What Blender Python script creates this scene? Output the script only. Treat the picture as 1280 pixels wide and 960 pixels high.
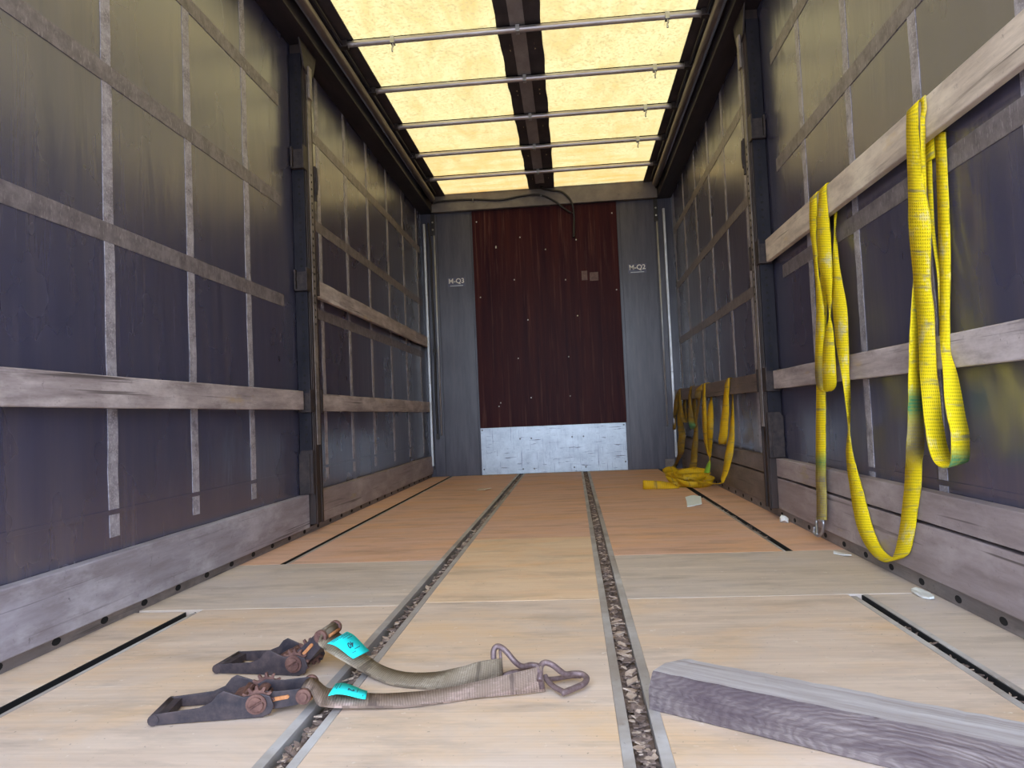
import bpy, bmesh, math, random, json
from mathutils import Vector, Matrix
random.seed(7)
SC = bpy.context.scene
COL = SC.collection
for o in list(bpy.data.objects):
    bpy.data.objects.remove(o)

# ------------------------------------------------------------------ camera, sky, sun, exposure
cd = bpy.data.cameras.new('camera')
cd.sensor_fit = 'HORIZONTAL'; cd.sensor_width = 36.0; cd.lens = 36.0 * 887 / 1280
cd.clip_start = 0.05; cd.clip_end = 200
cam = bpy.data.objects.new('camera', cd); COL.objects.link(cam)
_r = (0.9954406, 0.0852189, -0.0428448); _u = (0.0464276, -0.0405137, 0.9980998); _b = (0.0833212, -0.9955382, -0.0442855)
cam.matrix_world = Matrix(((_r[0], _u[0], _b[0], 0.2084), (_r[1], _u[1], _b[1], 0.0), (_r[2], _u[2], _b[2], 0.6205), (0, 0, 0, 1)))
SC.camera = cam

SKY_STRENGTH = 6.5
SUN_STRENGTH = 3.0
w = bpy.data.worlds.new('sky'); SC.world = w; w.use_nodes = True
nt = w.node_tree; nt.nodes.clear()
wo = nt.nodes.new('ShaderNodeOutputWorld'); bg = nt.nodes.new('ShaderNodeBackground')
tc = nt.nodes.new('ShaderNodeTexCoord'); sp = nt.nodes.new('ShaderNodeSeparateXYZ'); rp = nt.nodes.new('ShaderNodeValToRGB')
nt.links.new(tc.outputs['Generated'], sp.inputs[0])
mr = nt.nodes.new('ShaderNodeMapRange'); mr.inputs['From Min'].default_value = -1; mr.inputs['From Max'].default_value = 1
nt.links.new(sp.outputs['Z'], mr.inputs['Value']); nt.links.new(mr.outputs[0], rp.inputs[0])
e = rp.color_ramp.elements
e[0].position = 0.46; e[0].color = (0.20, 0.20, 0.22, 1)
e[1].position = 0.52; e[1].color = (0.74, 0.84, 1.0, 1)
e2 = rp.color_ramp.elements.new(1.0); e2.color = (0.50, 0.66, 1.0, 1)
nt.links.new(rp.outputs[0], bg.inputs['Color']); bg.inputs['Strength'].default_value = SKY_STRENGTH
nt.links.new(bg.outputs[0], wo.inputs[0])
sl = bpy.data.lights.new('sun', 'SUN'); sl.energy = SUN_STRENGTH; sl.angle = 0.03; sl.color = (1.0, 0.93, 0.80)
so = bpy.data.objects.new('sun', sl); COL.objects.link(so)
so.rotation_euler = (math.radians(-24), math.radians(6), 0)      # comes from ahead of the trailer, only ever meets the roof
SC.view_settings.view_transform = 'Standard'; SC.view_settings.look = 'None'
SC.view_settings.gamma = 1; SC.view_settings.use_curve_mapping = False
SC.view_settings.exposure = 0.55

# ------------------------------------------------------------------ helpers: node materials
class NM:
    def __init__(s, name, rough=0.6, metal=0.0, spec=0.5):
        s.m = bpy.data.materials.new(name); s.m.use_nodes = True
        s.t = s.m.node_tree; s.n = s.t.nodes; s.l = s.t.links
        s.b = s.n['Principled BSDF']
        s.b.inputs['Roughness'].default_value = rough; s.b.inputs['Metallic'].default_value = metal
        s.b.inputs['Specular IOR Level'].default_value = spec
        s.tc = s.n.new('ShaderNodeTexCoord')
    def noise(s, scale=(1, 1, 1), sc=5.0, detail=4.0, rough=0.6, coord='Object', dist=0.0, off=(0, 0, 0)):
        mp = s.n.new('ShaderNodeMapping'); mp.inputs['Scale'].default_value = scale; mp.inputs['Location'].default_value = off
        s.l.new(s.tc.outputs[coord], mp.inputs[0])
        t = s.n.new('ShaderNodeTexNoise'); t.inputs['Scale'].default_value = sc; t.inputs['Detail'].default_value = detail
        t.inputs['Roughness'].default_value = rough; t.inputs['Distortion'].default_value = dist
        s.l.new(mp.outputs[0], t.inputs['Vector'])
        return t.outputs['Fac']
    def wave(s, scale=(1, 1, 1), sc=5.0, dist=0.0, direction='X', coord='Object', detail=2.0):
        mp = s.n.new('ShaderNodeMapping'); mp.inputs['Scale'].default_value = scale
        s.l.new(s.tc.outputs[coord], mp.inputs[0])
        t = s.n.new('ShaderNodeTexWave'); t.inputs['Scale'].default_value = sc; t.inputs['Distortion'].default_value = dist
        t.inputs['Detail'].default_value = detail; t.bands_direction = direction
        s.l.new(mp.outputs[0], t.inputs['Vector'])
        return t.outputs['Fac']
    def rings(s, loc, scale, sc, dist):
        mp = s.n.new('ShaderNodeMapping'); mp.inputs['Scale'].default_value = scale; mp.inputs['Location'].default_value = loc
        s.l.new(s.tc.outputs['Object'], mp.inputs[0])
        t = s.n.new('ShaderNodeTexWave'); t.wave_type = 'RINGS'; t.rings_direction = 'SPHERICAL'; t.inputs['Scale'].default_value = sc; t.inputs['Distortion'].default_value = dist; t.inputs['Detail'].default_value = 3
        s.l.new(mp.outputs[0], t.inputs['Vector']); return t.outputs['Fac']
    def ramp(s, fac, stops):
        r = s.n.new('ShaderNodeValToRGB'); s.l.new(fac, r.inputs[0]); el = r.color_ramp.elements
        while len(el) < len(stops): el.new(0.5)
        for q, (p, c) in zip(el, stops):
            q.position = p; q.color = (*c, 1) if len(c) == 3 else c
        return r.outputs[0]
    def mix(s, fac, a, b, mode='MIX'):
        m = s.n.new('ShaderNodeMix'); m.data_type = 'RGBA'; m.blend_type = mode; m.clamp_factor = True
        for i, v in ((0, fac), (6, a), (7, b)):
            if isinstance(v, (int, float)): m.inputs[i].default_value = v
            elif isinstance(v, tuple): m.inputs[i].default_value = (*v, 1)
            else: s.l.new(v, m.inputs[i])
        return m.outputs[2]
    def math(s, op, a, b=0.0):
        m = s.n.new('ShaderNodeMath'); m.operation = op
        for i, v in ((0, a), (1, b)):
            if isinstance(v, (int, float)): m.inputs[i].default_value = v
            else: s.l.new(v, m.inputs[i])
        return m.outputs[0]
    def color(s, c):
        if isinstance(c, tuple): s.b.inputs['Base Color'].default_value = (*c, 1)
        else: s.l.new(c, s.b.inputs['Base Color'])
        return s
    def rough(s, f, lo, hi):
        m = s.n.new('ShaderNodeMapRange'); m.inputs['To Min'].default_value = lo; m.inputs['To Max'].default_value = hi
        s.l.new(f, m.inputs['Value']); s.l.new(m.outputs[0], s.b.inputs['Roughness']); return s
    def bump(s, f, strength=0.3, dist=0.01):
        b = s.n.new('ShaderNodeBump'); b.inputs['Strength'].default_value = strength; b.inputs['Distance'].default_value = dist
        s.l.new(f, b.inputs['Height']); s.l.new(b.outputs[0], s.b.inputs['Normal']); return s
BLK = (0, 0, 0); WHT = (1, 1, 1)

def two_tone(name, a, b, scale=(1, 1, 1), sc=6, lo=0.35, hi=0.7, rough=0.6, metal=0.0, spec=0.5, bump=0.0, detail=6):
    n = NM(name, rough, metal, spec); f = n.noise(scale, sc, detail, 0.65)
    n.color(n.ramp(f, [(lo, a), (hi, b)]))
    if bump: n.bump(f, bump, 0.004)
    return n.m

# curtain tarpaulin, dusty vertical streaks and soft creases
n = NM('curtain_tarpaulin', 0.42, 0, 0.5); n.b.inputs['IOR'].default_value = 2.35
f1 = n.noise((1, 6, 0.5), 2.2, 6, 0.6); f2 = n.noise((1, 1.2, 0.8), 1.3, 4, 0.55, off=(3, 1, 7)); f3 = n.noise((1, 14, 0.9), 3.0, 5, 0.7, off=(9, 2, 1))
c = n.mix(n.ramp(f1, [(0.35, BLK), (0.7, WHT)]), (0.045, 0.046, 0.090), (0.067, 0.065, 0.112))
c = n.mix(n.ramp(f3, [(0.64, BLK), (0.92, WHT)]), c, (0.045, 0.042, 0.070))
f5 = n.noise((1, 9, 0.42), 2.4, 6, 0.72, off=(6, 4, 3), dist=0.3)
c = n.mix(n.math('MULTIPLY', n.ramp(f5, [(0.46, BLK), (0.68, WHT)]), 0.30), c, (0.150, 0.115, 0.110))
n.color(c); n.rough(f2, 0.19, 0.36)
cr = n.noise((1, 2.2, 0.55), 2.6, 3, 0.5, dist=0.6, off=(1, 5, 2))
n.bump(n.math('ADD', n.math('MULTIPLY', f1, 0.12), cr), 0.26, 0.020)
M_CURT = n.m
n = NM('reinforcement_webbing', 0.42, 0, 0.5)
f1 = n.noise((1, 5, 5), 3.0, 6, 0.7); f2 = n.noise((1, 40, 40), 4, 3, 0.7)
c = n.mix(n.ramp(f1, [(0.36, BLK), (0.62, WHT)]), (0.16, 0.14, 0.16), (0.40, 0.37, 0.42)); c = n.mix(n.ramp(f2, [(0.5, BLK), (0.75, WHT)]), c, (0.58, 0.54, 0.57))
n.color(c); n.bump(f2, 0.2, 0.002); M_TAPE = n.m

n = NM('reinforcement_webbing_dull', 0.42, 0, 0.5)
f1 = n.noise((1, 5, 5), 3.0, 6, 0.7, off=(3, 3, 3)); f2 = n.noise((1, 30, 8), 4, 3, 0.7)
c = n.mix(n.ramp(f1, [(0.36, BLK), (0.62, WHT)]), (0.105, 0.088, 0.100), (0.22, 0.19, 0.20)); c = n.mix(n.ramp(f2, [(0.55, BLK), (0.75, WHT)]), c, (0.34, 0.30, 0.31))
n.color(c); M_TAPEH = n.m

def worn(name, base, dark, light, along='Y', rough=0.5, metal=0.0, extra=None):
    n = NM(name, rough, metal, 0.5)
    st = (1, 0.7, 6) if along == 'Y' else (0.7, 1, 6)
    f1 = n.noise(st, 3.0, 7, 0.7); f2 = n.noise((1, 1.2, 3), 2.2, 5, 0.7, off=(4, 9, 1)); f3 = n.noise((3, 3, 3), 14, 4, 0.8)
    f4 = n.noise((1, 0.5, 22), 2.2, 3, 0.6, off=(2, 2, 8))
    c = n.mix(n.ramp(f1, [(0.33, BLK), (0.66, WHT)]), dark, base)
    c = n.mix(n.ramp(f2, [(0.48, BLK), (0.74, WHT)]), c, light)
    c = n.mix(n.ramp(f3, [(0.62, BLK), (0.80, WHT)]), c, tuple(v * 0.45 for v in dark))
    c = n.mix(n.ramp(f4, [(0.63, BLK), (0.72, WHT)]), c, tuple(v * 0.5 for v in dark))
    if extra: c = n.mix(n.ramp(n.noise((1, 1.3, 5), 1.9, 4, 0.6, off=(7, 3, 5)), [(0.62, BLK), (0.76, WHT)]), c, extra)
    n.color(c); n.rough(f1, rough - 0.1, rough + 0.12); n.bump(f1, 0.15, 0.004)
    return n.m
M_SLAT = worn('weathered_slat', (0.50, 0.43, 0.44), (0.21, 0.17, 0.175), (0.68, 0.61, 0.62), extra=(0.46, 0.34, 0.20))
M_BOARD_L = worn('weathered_board_left', (0.36, 0.335, 0.39), (0.22, 0.19, 0.21), (0.50, 0.48, 0.54))
M_SLAT_LIT = worn('weathered_slat_sunlit', (0.72, 0.61, 0.52), (0.36, 0.29, 0.25), (0.84, 0.74, 0.62), extra=(0.66, 0.50, 0.26))  # same weathered slat, sunlight painted in as a paler, warmer colour
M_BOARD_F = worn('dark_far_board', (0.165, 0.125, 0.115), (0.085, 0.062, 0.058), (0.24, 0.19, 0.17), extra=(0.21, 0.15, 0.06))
M_BOARD_R = worn('weathered_board_right', (0.36, 0.30, 0.31), (0.22, 0.175, 0.175), (0.46, 0.40, 0.41), extra=(0.36, 0.29, 0.15))
M_RAIL = worn('dusty_rail', (0.22, 0.19, 0.185), (0.11, 0.09, 0.085), (0.33, 0.28, 0.25))
M_EDGE = worn('aluminium_edging', (0.45, 0.415, 0.39), (0.28, 0.23, 0.19), (0.62, 0.60, 0.59), rough=0.5, metal=0.0)
M_POST = two_tone('rusty_post', (0.012, 0.008, 0.009), (0.045, 0.023, 0.017), (4, 4, 0.8), 7, rough=0.6, bump=0.3)
M_PERF = two_tone('perforated_steel', (0.008, 0.008, 0.015), (0.022, 0.020, 0.028), (3, 3, 1), 6, rough=0.55, spec=0.2)
M_BRK = two_tone('bracket_steel', (0.022, 0.018, 0.021), (0.065, 0.048, 0.045), (3, 3, 3), 8, rough=0.55, spec=0.25)
M_DARK = two_tone('black_hole', (0.004, 0.004, 0.005), (0.012, 0.010, 0.010), rough=0.9)
M_TOPR = two_tone('roof_rail_dark', (0.014, 0.010, 0.013), (0.036, 0.026, 0.029), (2, .6, 2), 6, rough=0.5, metal=0.1)
M_TUBE = two_tone('roof_rail_tube', (0.17, 0.135, 0.13), (0.27, 0.225, 0.21), (3, .6, 3), 8, rough=0.42, metal=0.5)
M_BOW = two_tone('bow_aluminium', (0.42, 0.40, 0.44), (0.60, 0.58, 0.62), (.6, 3, 3), 8, rough=0.35, metal=0.7)
M_BOWD = two_tone('bow_black', (0.004, 0.003, 0.004), (0.010, 0.008, 0.009), (.6, 3, 3), 8, rough=0.8, spec=0.0)
M_GALV = two_tone('galvanised_steel', (0.42, 0.43, 0.45), (0.62, 0.63, 0.66), (3, 3, 1), 10, rough=0.4, metal=0.6)
M_STRIP = two_tone('roof_dark_fabric', (0.035, 0.028, 0.034), (0.065, 0.053, 0.058), (2, 1, 1), 5, rough=0.7)
M_BAND = two_tone('roof_grey_band', (0.24, 0.21, 0.21), (0.34, 0.31, 0.305), (2, 1, 1), 6, rough=0.6)
M_BLACK = two_tone('black_rubber', (0.010, 0.009, 0.010), (0.026, 0.022, 0.022), rough=0.5)
M_SCREW = two_tone('bright_screw', (0.55, 0.54, 0.52), (0.75, 0.74, 0.72), sc=40, rough=0.4, metal=0.5)
M_SCREWD = two_tone('dark_rivet', (0.10, 0.10, 0.11), (0.2, 0.2, 0.2), sc=40, rough=0.5, metal=0.3)

# translucent roof fabric: yellowed, brown stains towards the front
n = NM('roof_translucent', 0.8); n.n.remove(n.b)
f1 = n.noise((1, 1, 1), 55, 3, 0.7); f2 = n.noise((2.2, 0.8, 1), 2.4, 6, 0.65, dist=0.4); f3 = n.noise((1, 5, 1), 2.2, 5, 0.6, off=(3, 8, 2))
c = n.mix(n.ramp(f2, [(0.46, BLK), (0.70, WHT)]), (0.325, 0.248, 0.098), (0.285, 0.180, 0.052))
c = n.mix(n.ramp(f1, [(0.38, WHT), (0.50, BLK)]), c, (0.215, 0.152, 0.054))
sep = n.n.new('ShaderNodeSeparateXYZ'); n.l.new(n.tc.outputs['Object'], sep.inputs[0])
mrg = n.n.new('ShaderNodeMapRange'); mrg.inputs['From Min'].default_value = 5.0; mrg.inputs['From Max'].default_value = 7.6; n.l.new(sep.outputs['Y'], mrg.inputs['Value'])
c = n.mix(n.math('MULTIPLY', n.ramp(f3, [(0.40, BLK), (0.66, WHT)]), mrg.outputs[0]), c, (0.33, 0.16, 0.035))
tr = n.n.new('ShaderNodeBsdfTranslucent'); df = n.n.new('ShaderNodeBsdfDiffuse'); mx = n.n.new('ShaderNodeMixShader'); mx.inputs[0].default_value = 0.5
n.l.new(c, tr.inputs[0]); df.inputs[0].default_value = (0.85, 0.74, 0.52, 1); n.l.new(tr.outputs[0], mx.inputs[1]); n.l.new(df.outputs[0], mx.inputs[2])
n.l.new(mx.outputs[0], n.n['Material Output'].inputs[0]); M_ROOF = n.m

# front wall
M_GREY = two_tone('grey_painted_steel', (0.070, 0.070, 0.098), (0.108, 0.108, 0.138), (6, 1, 0.7), 3, rough=0.26, spec=0.35)
M_HEAD = two_tone('grey_header_steel', (0.13, 0.115, 0.12), (0.20, 0.18, 0.175), (2, 1, 2), 5, rough=0.5)
n = NM('maroon_plywood', 0.36, 0, 0.06)
f1 = n.noise((7, 1, 0.35), 2.0, 6, 0.6); f2 = n.noise((16, 1, 0.5), 2.0, 6, 0.7, off=(4, 1, 2)); f3 = n.noise((9, 9, 9), 9, 2, 0.5)
c = n.mix(n.ramp(f1, [(0.35, BLK), (0.7, WHT)]), (0.026, 0.006, 0.012), (0.062, 0.015, 0.015)); c = n.mix(n.ramp(f2, [(0.54, BLK), (0.78, WHT)]), c, (0.15, 0.065, 0.05))
n.color(c); n.rough(f2, 0.28, 0.5); M_MAROON = n.m
n = NM('scratched_kick_plate', 0.38, 0.55, 0.5)
f1 = n.noise((1, 1, 1), 8, 7, 0.7); f2 = n.noise((30, 1, 1.2), 3.0, 4, 0.7); f3 = n.noise((2, 1, 22), 2.2, 5, 0.7, off=(2, 7, 1)); f4 = n.noise((1, 1, 1), 2.2, 3, 0.5, off=(5, 5, 5))
c = n.mix(n.ramp(f1, [(0.3, BLK), (0.7, WHT)]), (0.30, 0.34, 0.40), (0.44, 0.50, 0.56)); c = n.mix(n.ramp(f2, [(0.61, BLK), (0.66, WHT)]), c, (0.20, 0.22, 0.27)); c = n.mix(n.ramp(f3, [(0.60, BLK), (0.64, WHT)]), c, (0.12, 0.12, 0.14))
n.color(c); M_KICK = n.m

# plywood floor, three tints
def ply(name, a, b, stain, scuff, seed):
    n = NM(name, 0.62, 0, 0.35)
    f1 = n.noise((0.5, 5, 1), 3.0, 7, 0.65, dist=0.3, off=(seed, seed, 0)); f2 = n.noise((0.9, 1.7, 1), 1.7, 6, 0.65, off=(seed * 2, 4, 0), dist=0.5)
    f3 = n.noise((1.2, 14, 1), 1.6, 4, 0.7, off=(1, seed * 3, 0)); f4 = n.noise((1, 1, 1), 26, 3, 0.7); f5 = n.noise((0.9, 3.2, 1), 2.4, 5, 0.7, off=(seed * 5, 2, 0))
    f6 = n.noise((0.4, 60, 1), 2.0, 3, 0.7, off=(3, seed, 0))
    c = n.mix(n.ramp(f1, [(0.30, BLK), (0.70, WHT)]), a, b)
    c = n.mix(n.ramp(f2, [(0.46, BLK), (0.66, WHT)]), c, stain)
    c = n.mix(n.math('MULTIPLY', n.ramp(f6, [(0.45, BLK), (0.75, WHT)]), 0.28), c, tuple(v * 0.62 for v in a))
    c = n.mix(n.math('MULTIPLY', n.ramp(f5, [(0.50, BLK), (0.72, WHT)]), 0.62), c, tuple(v * 0.55 for v in a))
    f7 = n.noise((1.5, 1.5, 1), 60, 2, 0.5, off=(seed, 0, 0)); f8 = n.noise((1.0, 1.2, 1), 3.4, 6, 0.7, off=(seed * 7, 3, 0), dist=1.0)
    c = n.mix(n.math('MULTIPLY', n.ramp(f8, [(0.50, BLK), (0.70, WHT)]), 0.38), c, tuple(0.62 * v + 0.05 for v in b))
    c = n.mix(n.math('MULTIPLY', n.ramp(f7, [(0.70, BLK), (0.76, WHT)]), 0.6), c, tuple(v * 0.25 for v in a))
    c = n.mix(n.ramp(f3, [(0.66, BLK), (0.78, WHT)]), c, scuff)
    c = n.mix(n.math('MULTIPLY', n.ramp(f4, [(0.66, BLK), (0.74, WHT)]), 0.5), c, scuff)
    n.color(c); n.rough(f2, 0.5, 0.72); n.bump(f1, 0.12, 0.004)
    return n.m
M_PLY_NEAR = ply('plywood_tan', (0.60, 0.455, 0.35), (0.76, 0.61, 0.49), (0.72, 0.50, 0.31), (0.88, 0.81, 0.74), 1)
M_PLY_CROSS = ply('plywood_grey', (0.52, 0.42, 0.335), (0.72, 0.60, 0.50), (0.58, 0.50, 0.46), (0.84, 0.79, 0.75), 2)
M_PLY_MID = ply('plywood_warm', (0.74, 0.51, 0.335), (0.86, 0.65, 0.45), (0.82, 0.53, 0.30), (0.87, 0.77, 0.66), 4)
M_PLY_FAR = ply('plywood_rust', (0.66, 0.385, 0.270), (0.80, 0.52, 0.385), (0.78, 0.45, 0.26), (0.86, 0.70, 0.60), 3)
M_SUB = two_tone('underfloor_dirt', (0.030, 0.022, 0.018), (0.09, 0.06, 0.045), (1, 1, 1), 20, rough=0.95)
M_CHIP = two_tone('debris_grit', (0.09, 0.060, 0.048), (0.26, 0.185, 0.15), (1, 1, 1), 60, rough=0.9)
M_CHIPL = two_tone('debris_chip', (0.30, 0.20, 0.14), (0.56, 0.45, 0.36), (1, 1, 1), 30, rough=0.85)

# webbing
def webbing(name, base, worn_c, dark, wa=30, wb=32, wear=0.50):
    n = NM(name, 0.7, 0, 0.3)
    f1 = n.noise((1, 1, 1), 9, 5, 0.7, coord='UV'); f2 = n.noise((30, 2.5, 1), 1.0, 4, 0.75, coord='UV', off=(3, 3, 0)); f3 = n.noise((2.0, 2, 1), 1.7, 4, 0.6, coord='UV')
    wv = n.wave((1, 1, 1), wa, 0.0, 'X', 'UV', 0); wl = n.wave((1, 1, 1), wb, 0.0, 'Y', 'UV', 0)
    c = n.mix(n.ramp(f1, [(wear, BLK), (wear + 0.14, WHT)]), base, worn_c)
    c = n.mix(n.math('MULTIPLY', n.ramp(f2, [(0.56, BLK), (0.66, WHT)]), 0.8), c, dark)
    at = n.n.new('ShaderNodeAttribute'); at.attribute_name = 'tint'
    sr = n.n.new('ShaderNodeSeparateColor'); n.l.new(at.outputs['Color'], sr.inputs[0])
    c = n.mix(n.math('MULTIPLY', sr.outputs[1], n.ramp(f1, [(0.2, (0.5, 0.5, 0.5)), (0.5, WHT)])), c, (0.07, 0.24, 0.10))
    c = n.mix(n.math('MULTIPLY', sr.outputs[0], n.ramp(f1, [(0.3, WHT), (0.8, (0.4, 0.4, 0.4))])), c, (0.17, 0.155, 0.145))
    c = n.mix(sr.outputs[2], c, (0.24, 0.55, 0.06))
    hgt = n.math('ADD', n.math('MULTIPLY', wv, 0.7), n.math('MULTIPLY', wl, 0.6))
    c = n.mix(n.ramp(hgt, [(0.15, (0.75, 0.75, 0.75)), (0.60, BLK)]), c, tuple(v * 0.42 for v in base))
    n.color(c); n.bump(hgt, 0.5, 0.002)
    return n.m
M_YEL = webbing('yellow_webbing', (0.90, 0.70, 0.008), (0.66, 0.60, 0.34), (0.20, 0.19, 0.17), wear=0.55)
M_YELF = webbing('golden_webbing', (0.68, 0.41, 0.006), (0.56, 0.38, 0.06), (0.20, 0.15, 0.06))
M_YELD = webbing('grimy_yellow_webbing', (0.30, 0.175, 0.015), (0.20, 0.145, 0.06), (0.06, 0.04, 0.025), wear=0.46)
M_GWEB = webbing('greyed_webbing', (0.25, 0.195, 0.135), (0.42, 0.35, 0.26), (0.09, 0.065, 0.045), 55, 70)
M_PWEB = webbing('reddish_webbing', (0.26, 0.185, 0.14), (0.45, 0.32, 0.27), (0.09, 0.06, 0.05), 55, 70)
M_TEAL = two_tone('turquoise_label', (0.01, 0.66, 0.66), (0.02, 0.78, 0.76), sc=30, rough=0.5)
M_TEAL2 = two_tone('pale_label_edge', (0.22, 0.70, 0.62), (0.34, 0.80, 0.70), sc=30, rough=0.5)
M_INK = two_tone('dark_ink', (0.02, 0.05, 0.07), (0.03, 0.09, 0.11), sc=30, rough=0.7)
M_STEEL = two_tone('dark_worn_steel', (0.024, 0.021, 0.028), (0.078, 0.056, 0.056), (4, 4, 4), 9, rough=0.5, metal=0.1, spec=0.35, bump=0.3)
M_RUST = two_tone('rusty_steel', (0.085, 0.035, 0.028), (0.20, 0.10, 0.075), (4, 4, 4), 14, rough=0.7, metal=0.1, bump=0.5)
M_ORUST = two_tone('orange_rust', (0.35, 0.13, 0.04), (0.55, 0.24, 0.10), (4, 4, 4), 20, rough=0.8, bump=0.4)
M_HOOK = two_tone('hook_steel', (0.12, 0.075, 0.075), (0.25, 0.18, 0.175), (4, 4, 4), 16, rough=0.5, metal=0.3, bump=0.3)
M_HOOKB = two_tone('shiny_hook', (0.30, 0.30, 0.32), (0.5, 0.5, 0.52), (4, 4, 4), 16, rough=0.3, metal=0.8)
M_PAPER = two_tone('white_paper', (0.82, 0.92, 0.95), (0.90, 0.96, 0.98), sc=20, rough=0.7)
M_PLAST = two_tone('white_plastic', (0.72, 0.74, 0.72), (0.85, 0.86, 0.84), sc=20, rough=0.4)
M_LEAF = two_tone('pale_chip', (0.55, 0.42, 0.30), (0.66, 0.54, 0.42), sc=30, rough=0.8)
M_NAVY = two_tone('sticker_navy', (0.060, 0.062, 0.115), (0.075, 0.078, 0.135), sc=20, rough=0.3)
M_WHITE = two_tone('sticker_white', (0.70, 0.68, 0.66), (0.80, 0.78, 0.76), sc=20, rough=0.5)
n = NM('old_timber', 0.75, 0, 0.25)
f1 = n.noise((0.6, 5, 9), 6, 7, 0.7, dist=0.8); f2 = n.noise((1.4, 3, 4), 2.2, 5, 0.6, off=(2, 1, 3)); wv = n.rings((-.50 * .55, -.05, -.02), (.55, 1.5, 1.8), 30, 9); f3 = n.noise((0.5, 30, 40), 5, 4, 0.7)
c = n.mix(n.ramp(f1, [(0.30, BLK), (0.68, WHT)]), (0.085, 0.062, 0.064), (0.27, 0.225, 0.21))
c = n.mix(n.math('MULTIPLY', n.ramp(wv, [(0.2, WHT), (0.7, BLK)]), 0.36), c, (0.085, 0.062, 0.066)); c = n.mix(n.ramp(f3, [(0.60, BLK), (0.74, WHT)]), c, (0.085, 0.065, 0.065))
c = n.mix(n.math('MULTIPLY', n.ramp(f2, [(0.42, BLK), (0.66, WHT)]), 0.75), c, (0.060, 0.040, 0.052))
n.color(c); n.bump(n.math('ADD', f1, n.math('MULTIPLY', wv, 0.5)), 0.5, 0.005); M_TIMB = n.m
n = NM('old_timber_top', 0.7, 0, 0.3)
f1 = n.noise((0.5, 7, 7), 6, 7, 0.7, dist=0.4); f3 = n.noise((0.35, 40, 20), 4, 4, 0.7)
c = n.mix(n.ramp(f1, [(0.30, BLK), (0.66, WHT)]), (0.30, 0.25, 0.235), (0.50, 0.46, 0.45)); c = n.mix(n.ramp(f3, [(0.62, BLK), (0.74, WHT)]), c, (0.17, 0.13, 0.125))
n.color(c); n.bump(f1, 0.4, 0.004); M_TIMBT = n.m

# ------------------------------------------------------------------ helpers: meshes
def box(bm, lo, hi, mi=0, bev=0.0, mat=None):
    lo = Vector(lo); hi = Vector(hi)
    t = bmesh.new(); bmesh.ops.create_cube(t, size=1.0)
    for v in t.verts: v.co = Vector(((v.co.x + .5) * (hi.x - lo.x) + lo.x, (v.co.y + .5) * (hi.y - lo.y) + lo.y, (v.co.z + .5) * (hi.z - lo.z) + lo.z))
    if bev: bmesh.ops.bevel(t, geom=list(t.edges), offset=bev, segments=2, profile=0.6, affect='EDGES')
    if mat is not None: bmesh.ops.transform(t, matrix=mat, verts=t.verts)
    add(bm, t, mi)
def add(bm, t, mi=0, smooth=False):
    vm = {}
    for v in t.verts: vm[v] = bm.verts.new(v.co)
    for f in t.faces:
        try:
            g = bm.faces.new([vm[v] for v in f.verts]); g.material_index = mi; g.smooth = smooth or f.smooth
        except ValueError: pass
    t.free()
def crv(pts, sub=5):
    P = [Vector(p) for p in pts]; out = []
    for i in range(len(P) - 1):
        a = P[max(i - 1, 0)]; b = P[i]; c = P[i + 1]; d = P[min(i + 2, len(P) - 1)]
        for k in range(sub):
            t = k / sub
            out.append(0.5 * ((2 * b) + (c - a) * t + (2 * a - 5 * b + 4 * c - d) * t * t + (3 * b - a - 3 * c + d) * t ** 3))
    out.append(P[-1]); return out
def tube(bm, pts, r, seg=10, mi=0, sub=0, flat=None):
    P = crv(pts, sub) if sub else [Vector(p) for p in pts]
    rings = []; prev = None
    for i, p in enumerate(P):
        t = (P[min(i + 1, len(P) - 1)] - P[max(i - 1, 0)]).normalized()
        if prev is None:
            nrm = t.orthogonal().normalized()
        else:
            nrm = (prev - t * prev.dot(t)); nrm = nrm.normalized() if nrm.length > 1e-6 else t.orthogonal().normalized()
        prev = nrm; bn = t.cross(nrm)
        rings.append([bm.verts.new(p + (nrm * math.cos(2 * math.pi * k / seg) + bn * math.sin(2 * math.pi * k / seg)) * r) for k in range(seg)])
    for a, b in zip(rings, rings[1:]):
        for k in range(seg):
            f = bm.faces.new((a[k], a[(k + 1) % seg], b[(k + 1) % seg], b[k])); f.smooth = True; f.material_index = mi
    for rg, rev in ((rings[0], True), (rings[-1], False)):
        f = bm.faces.new(list(reversed(rg)) if rev else rg); f.material_index = mi
def prism(bm, poly, origin, eu, ew, ev, v0, v1, mi=0):
    """outline poly in (u, w), extruded from v0 to v1 along ev"""
    o = Vector(origin)
    a = [bm.verts.new(o + eu * p[0] + ew * p[1] + ev * v0) for p in poly]; b = [bm.verts.new(o + eu * p[0] + ew * p[1] + ev * v1) for p in poly]
    fs = [bm.faces.new(list(reversed(a))), bm.faces.new(b)]
    for i in range(len(poly)):
        j = (i + 1) % len(poly); fs.append(bm.faces.new((a[i], a[j], b[j], b[i])))
    for f in fs: f.material_index = mi
def obj(name, bm, mats, parent=None, bevel=0.0):
    bmesh.ops.recalc_face_normals(bm, faces=bm.faces)
    me = bpy.data.meshes.new(name); bm.to_mesh(me); bm.free()
    for m in (mats if isinstance(mats, (list, tuple)) else [mats]): me.materials.append(m)
    o = bpy.data.objects.new(name, me); COL.objects.link(o)
    if parent: o.parent = parent
    if bevel:
        b = o.modifiers.new('bevel', 'BEVEL'); b.width = bevel; b.segments = 2; b.limit_method = 'ANGLE'; b.angle_limit = 0.7
    return o
def tag(o, label, cat, group=None):
    o['label'] = label; o['category'] = cat
    if group: o['group'] = group
    return o
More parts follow.
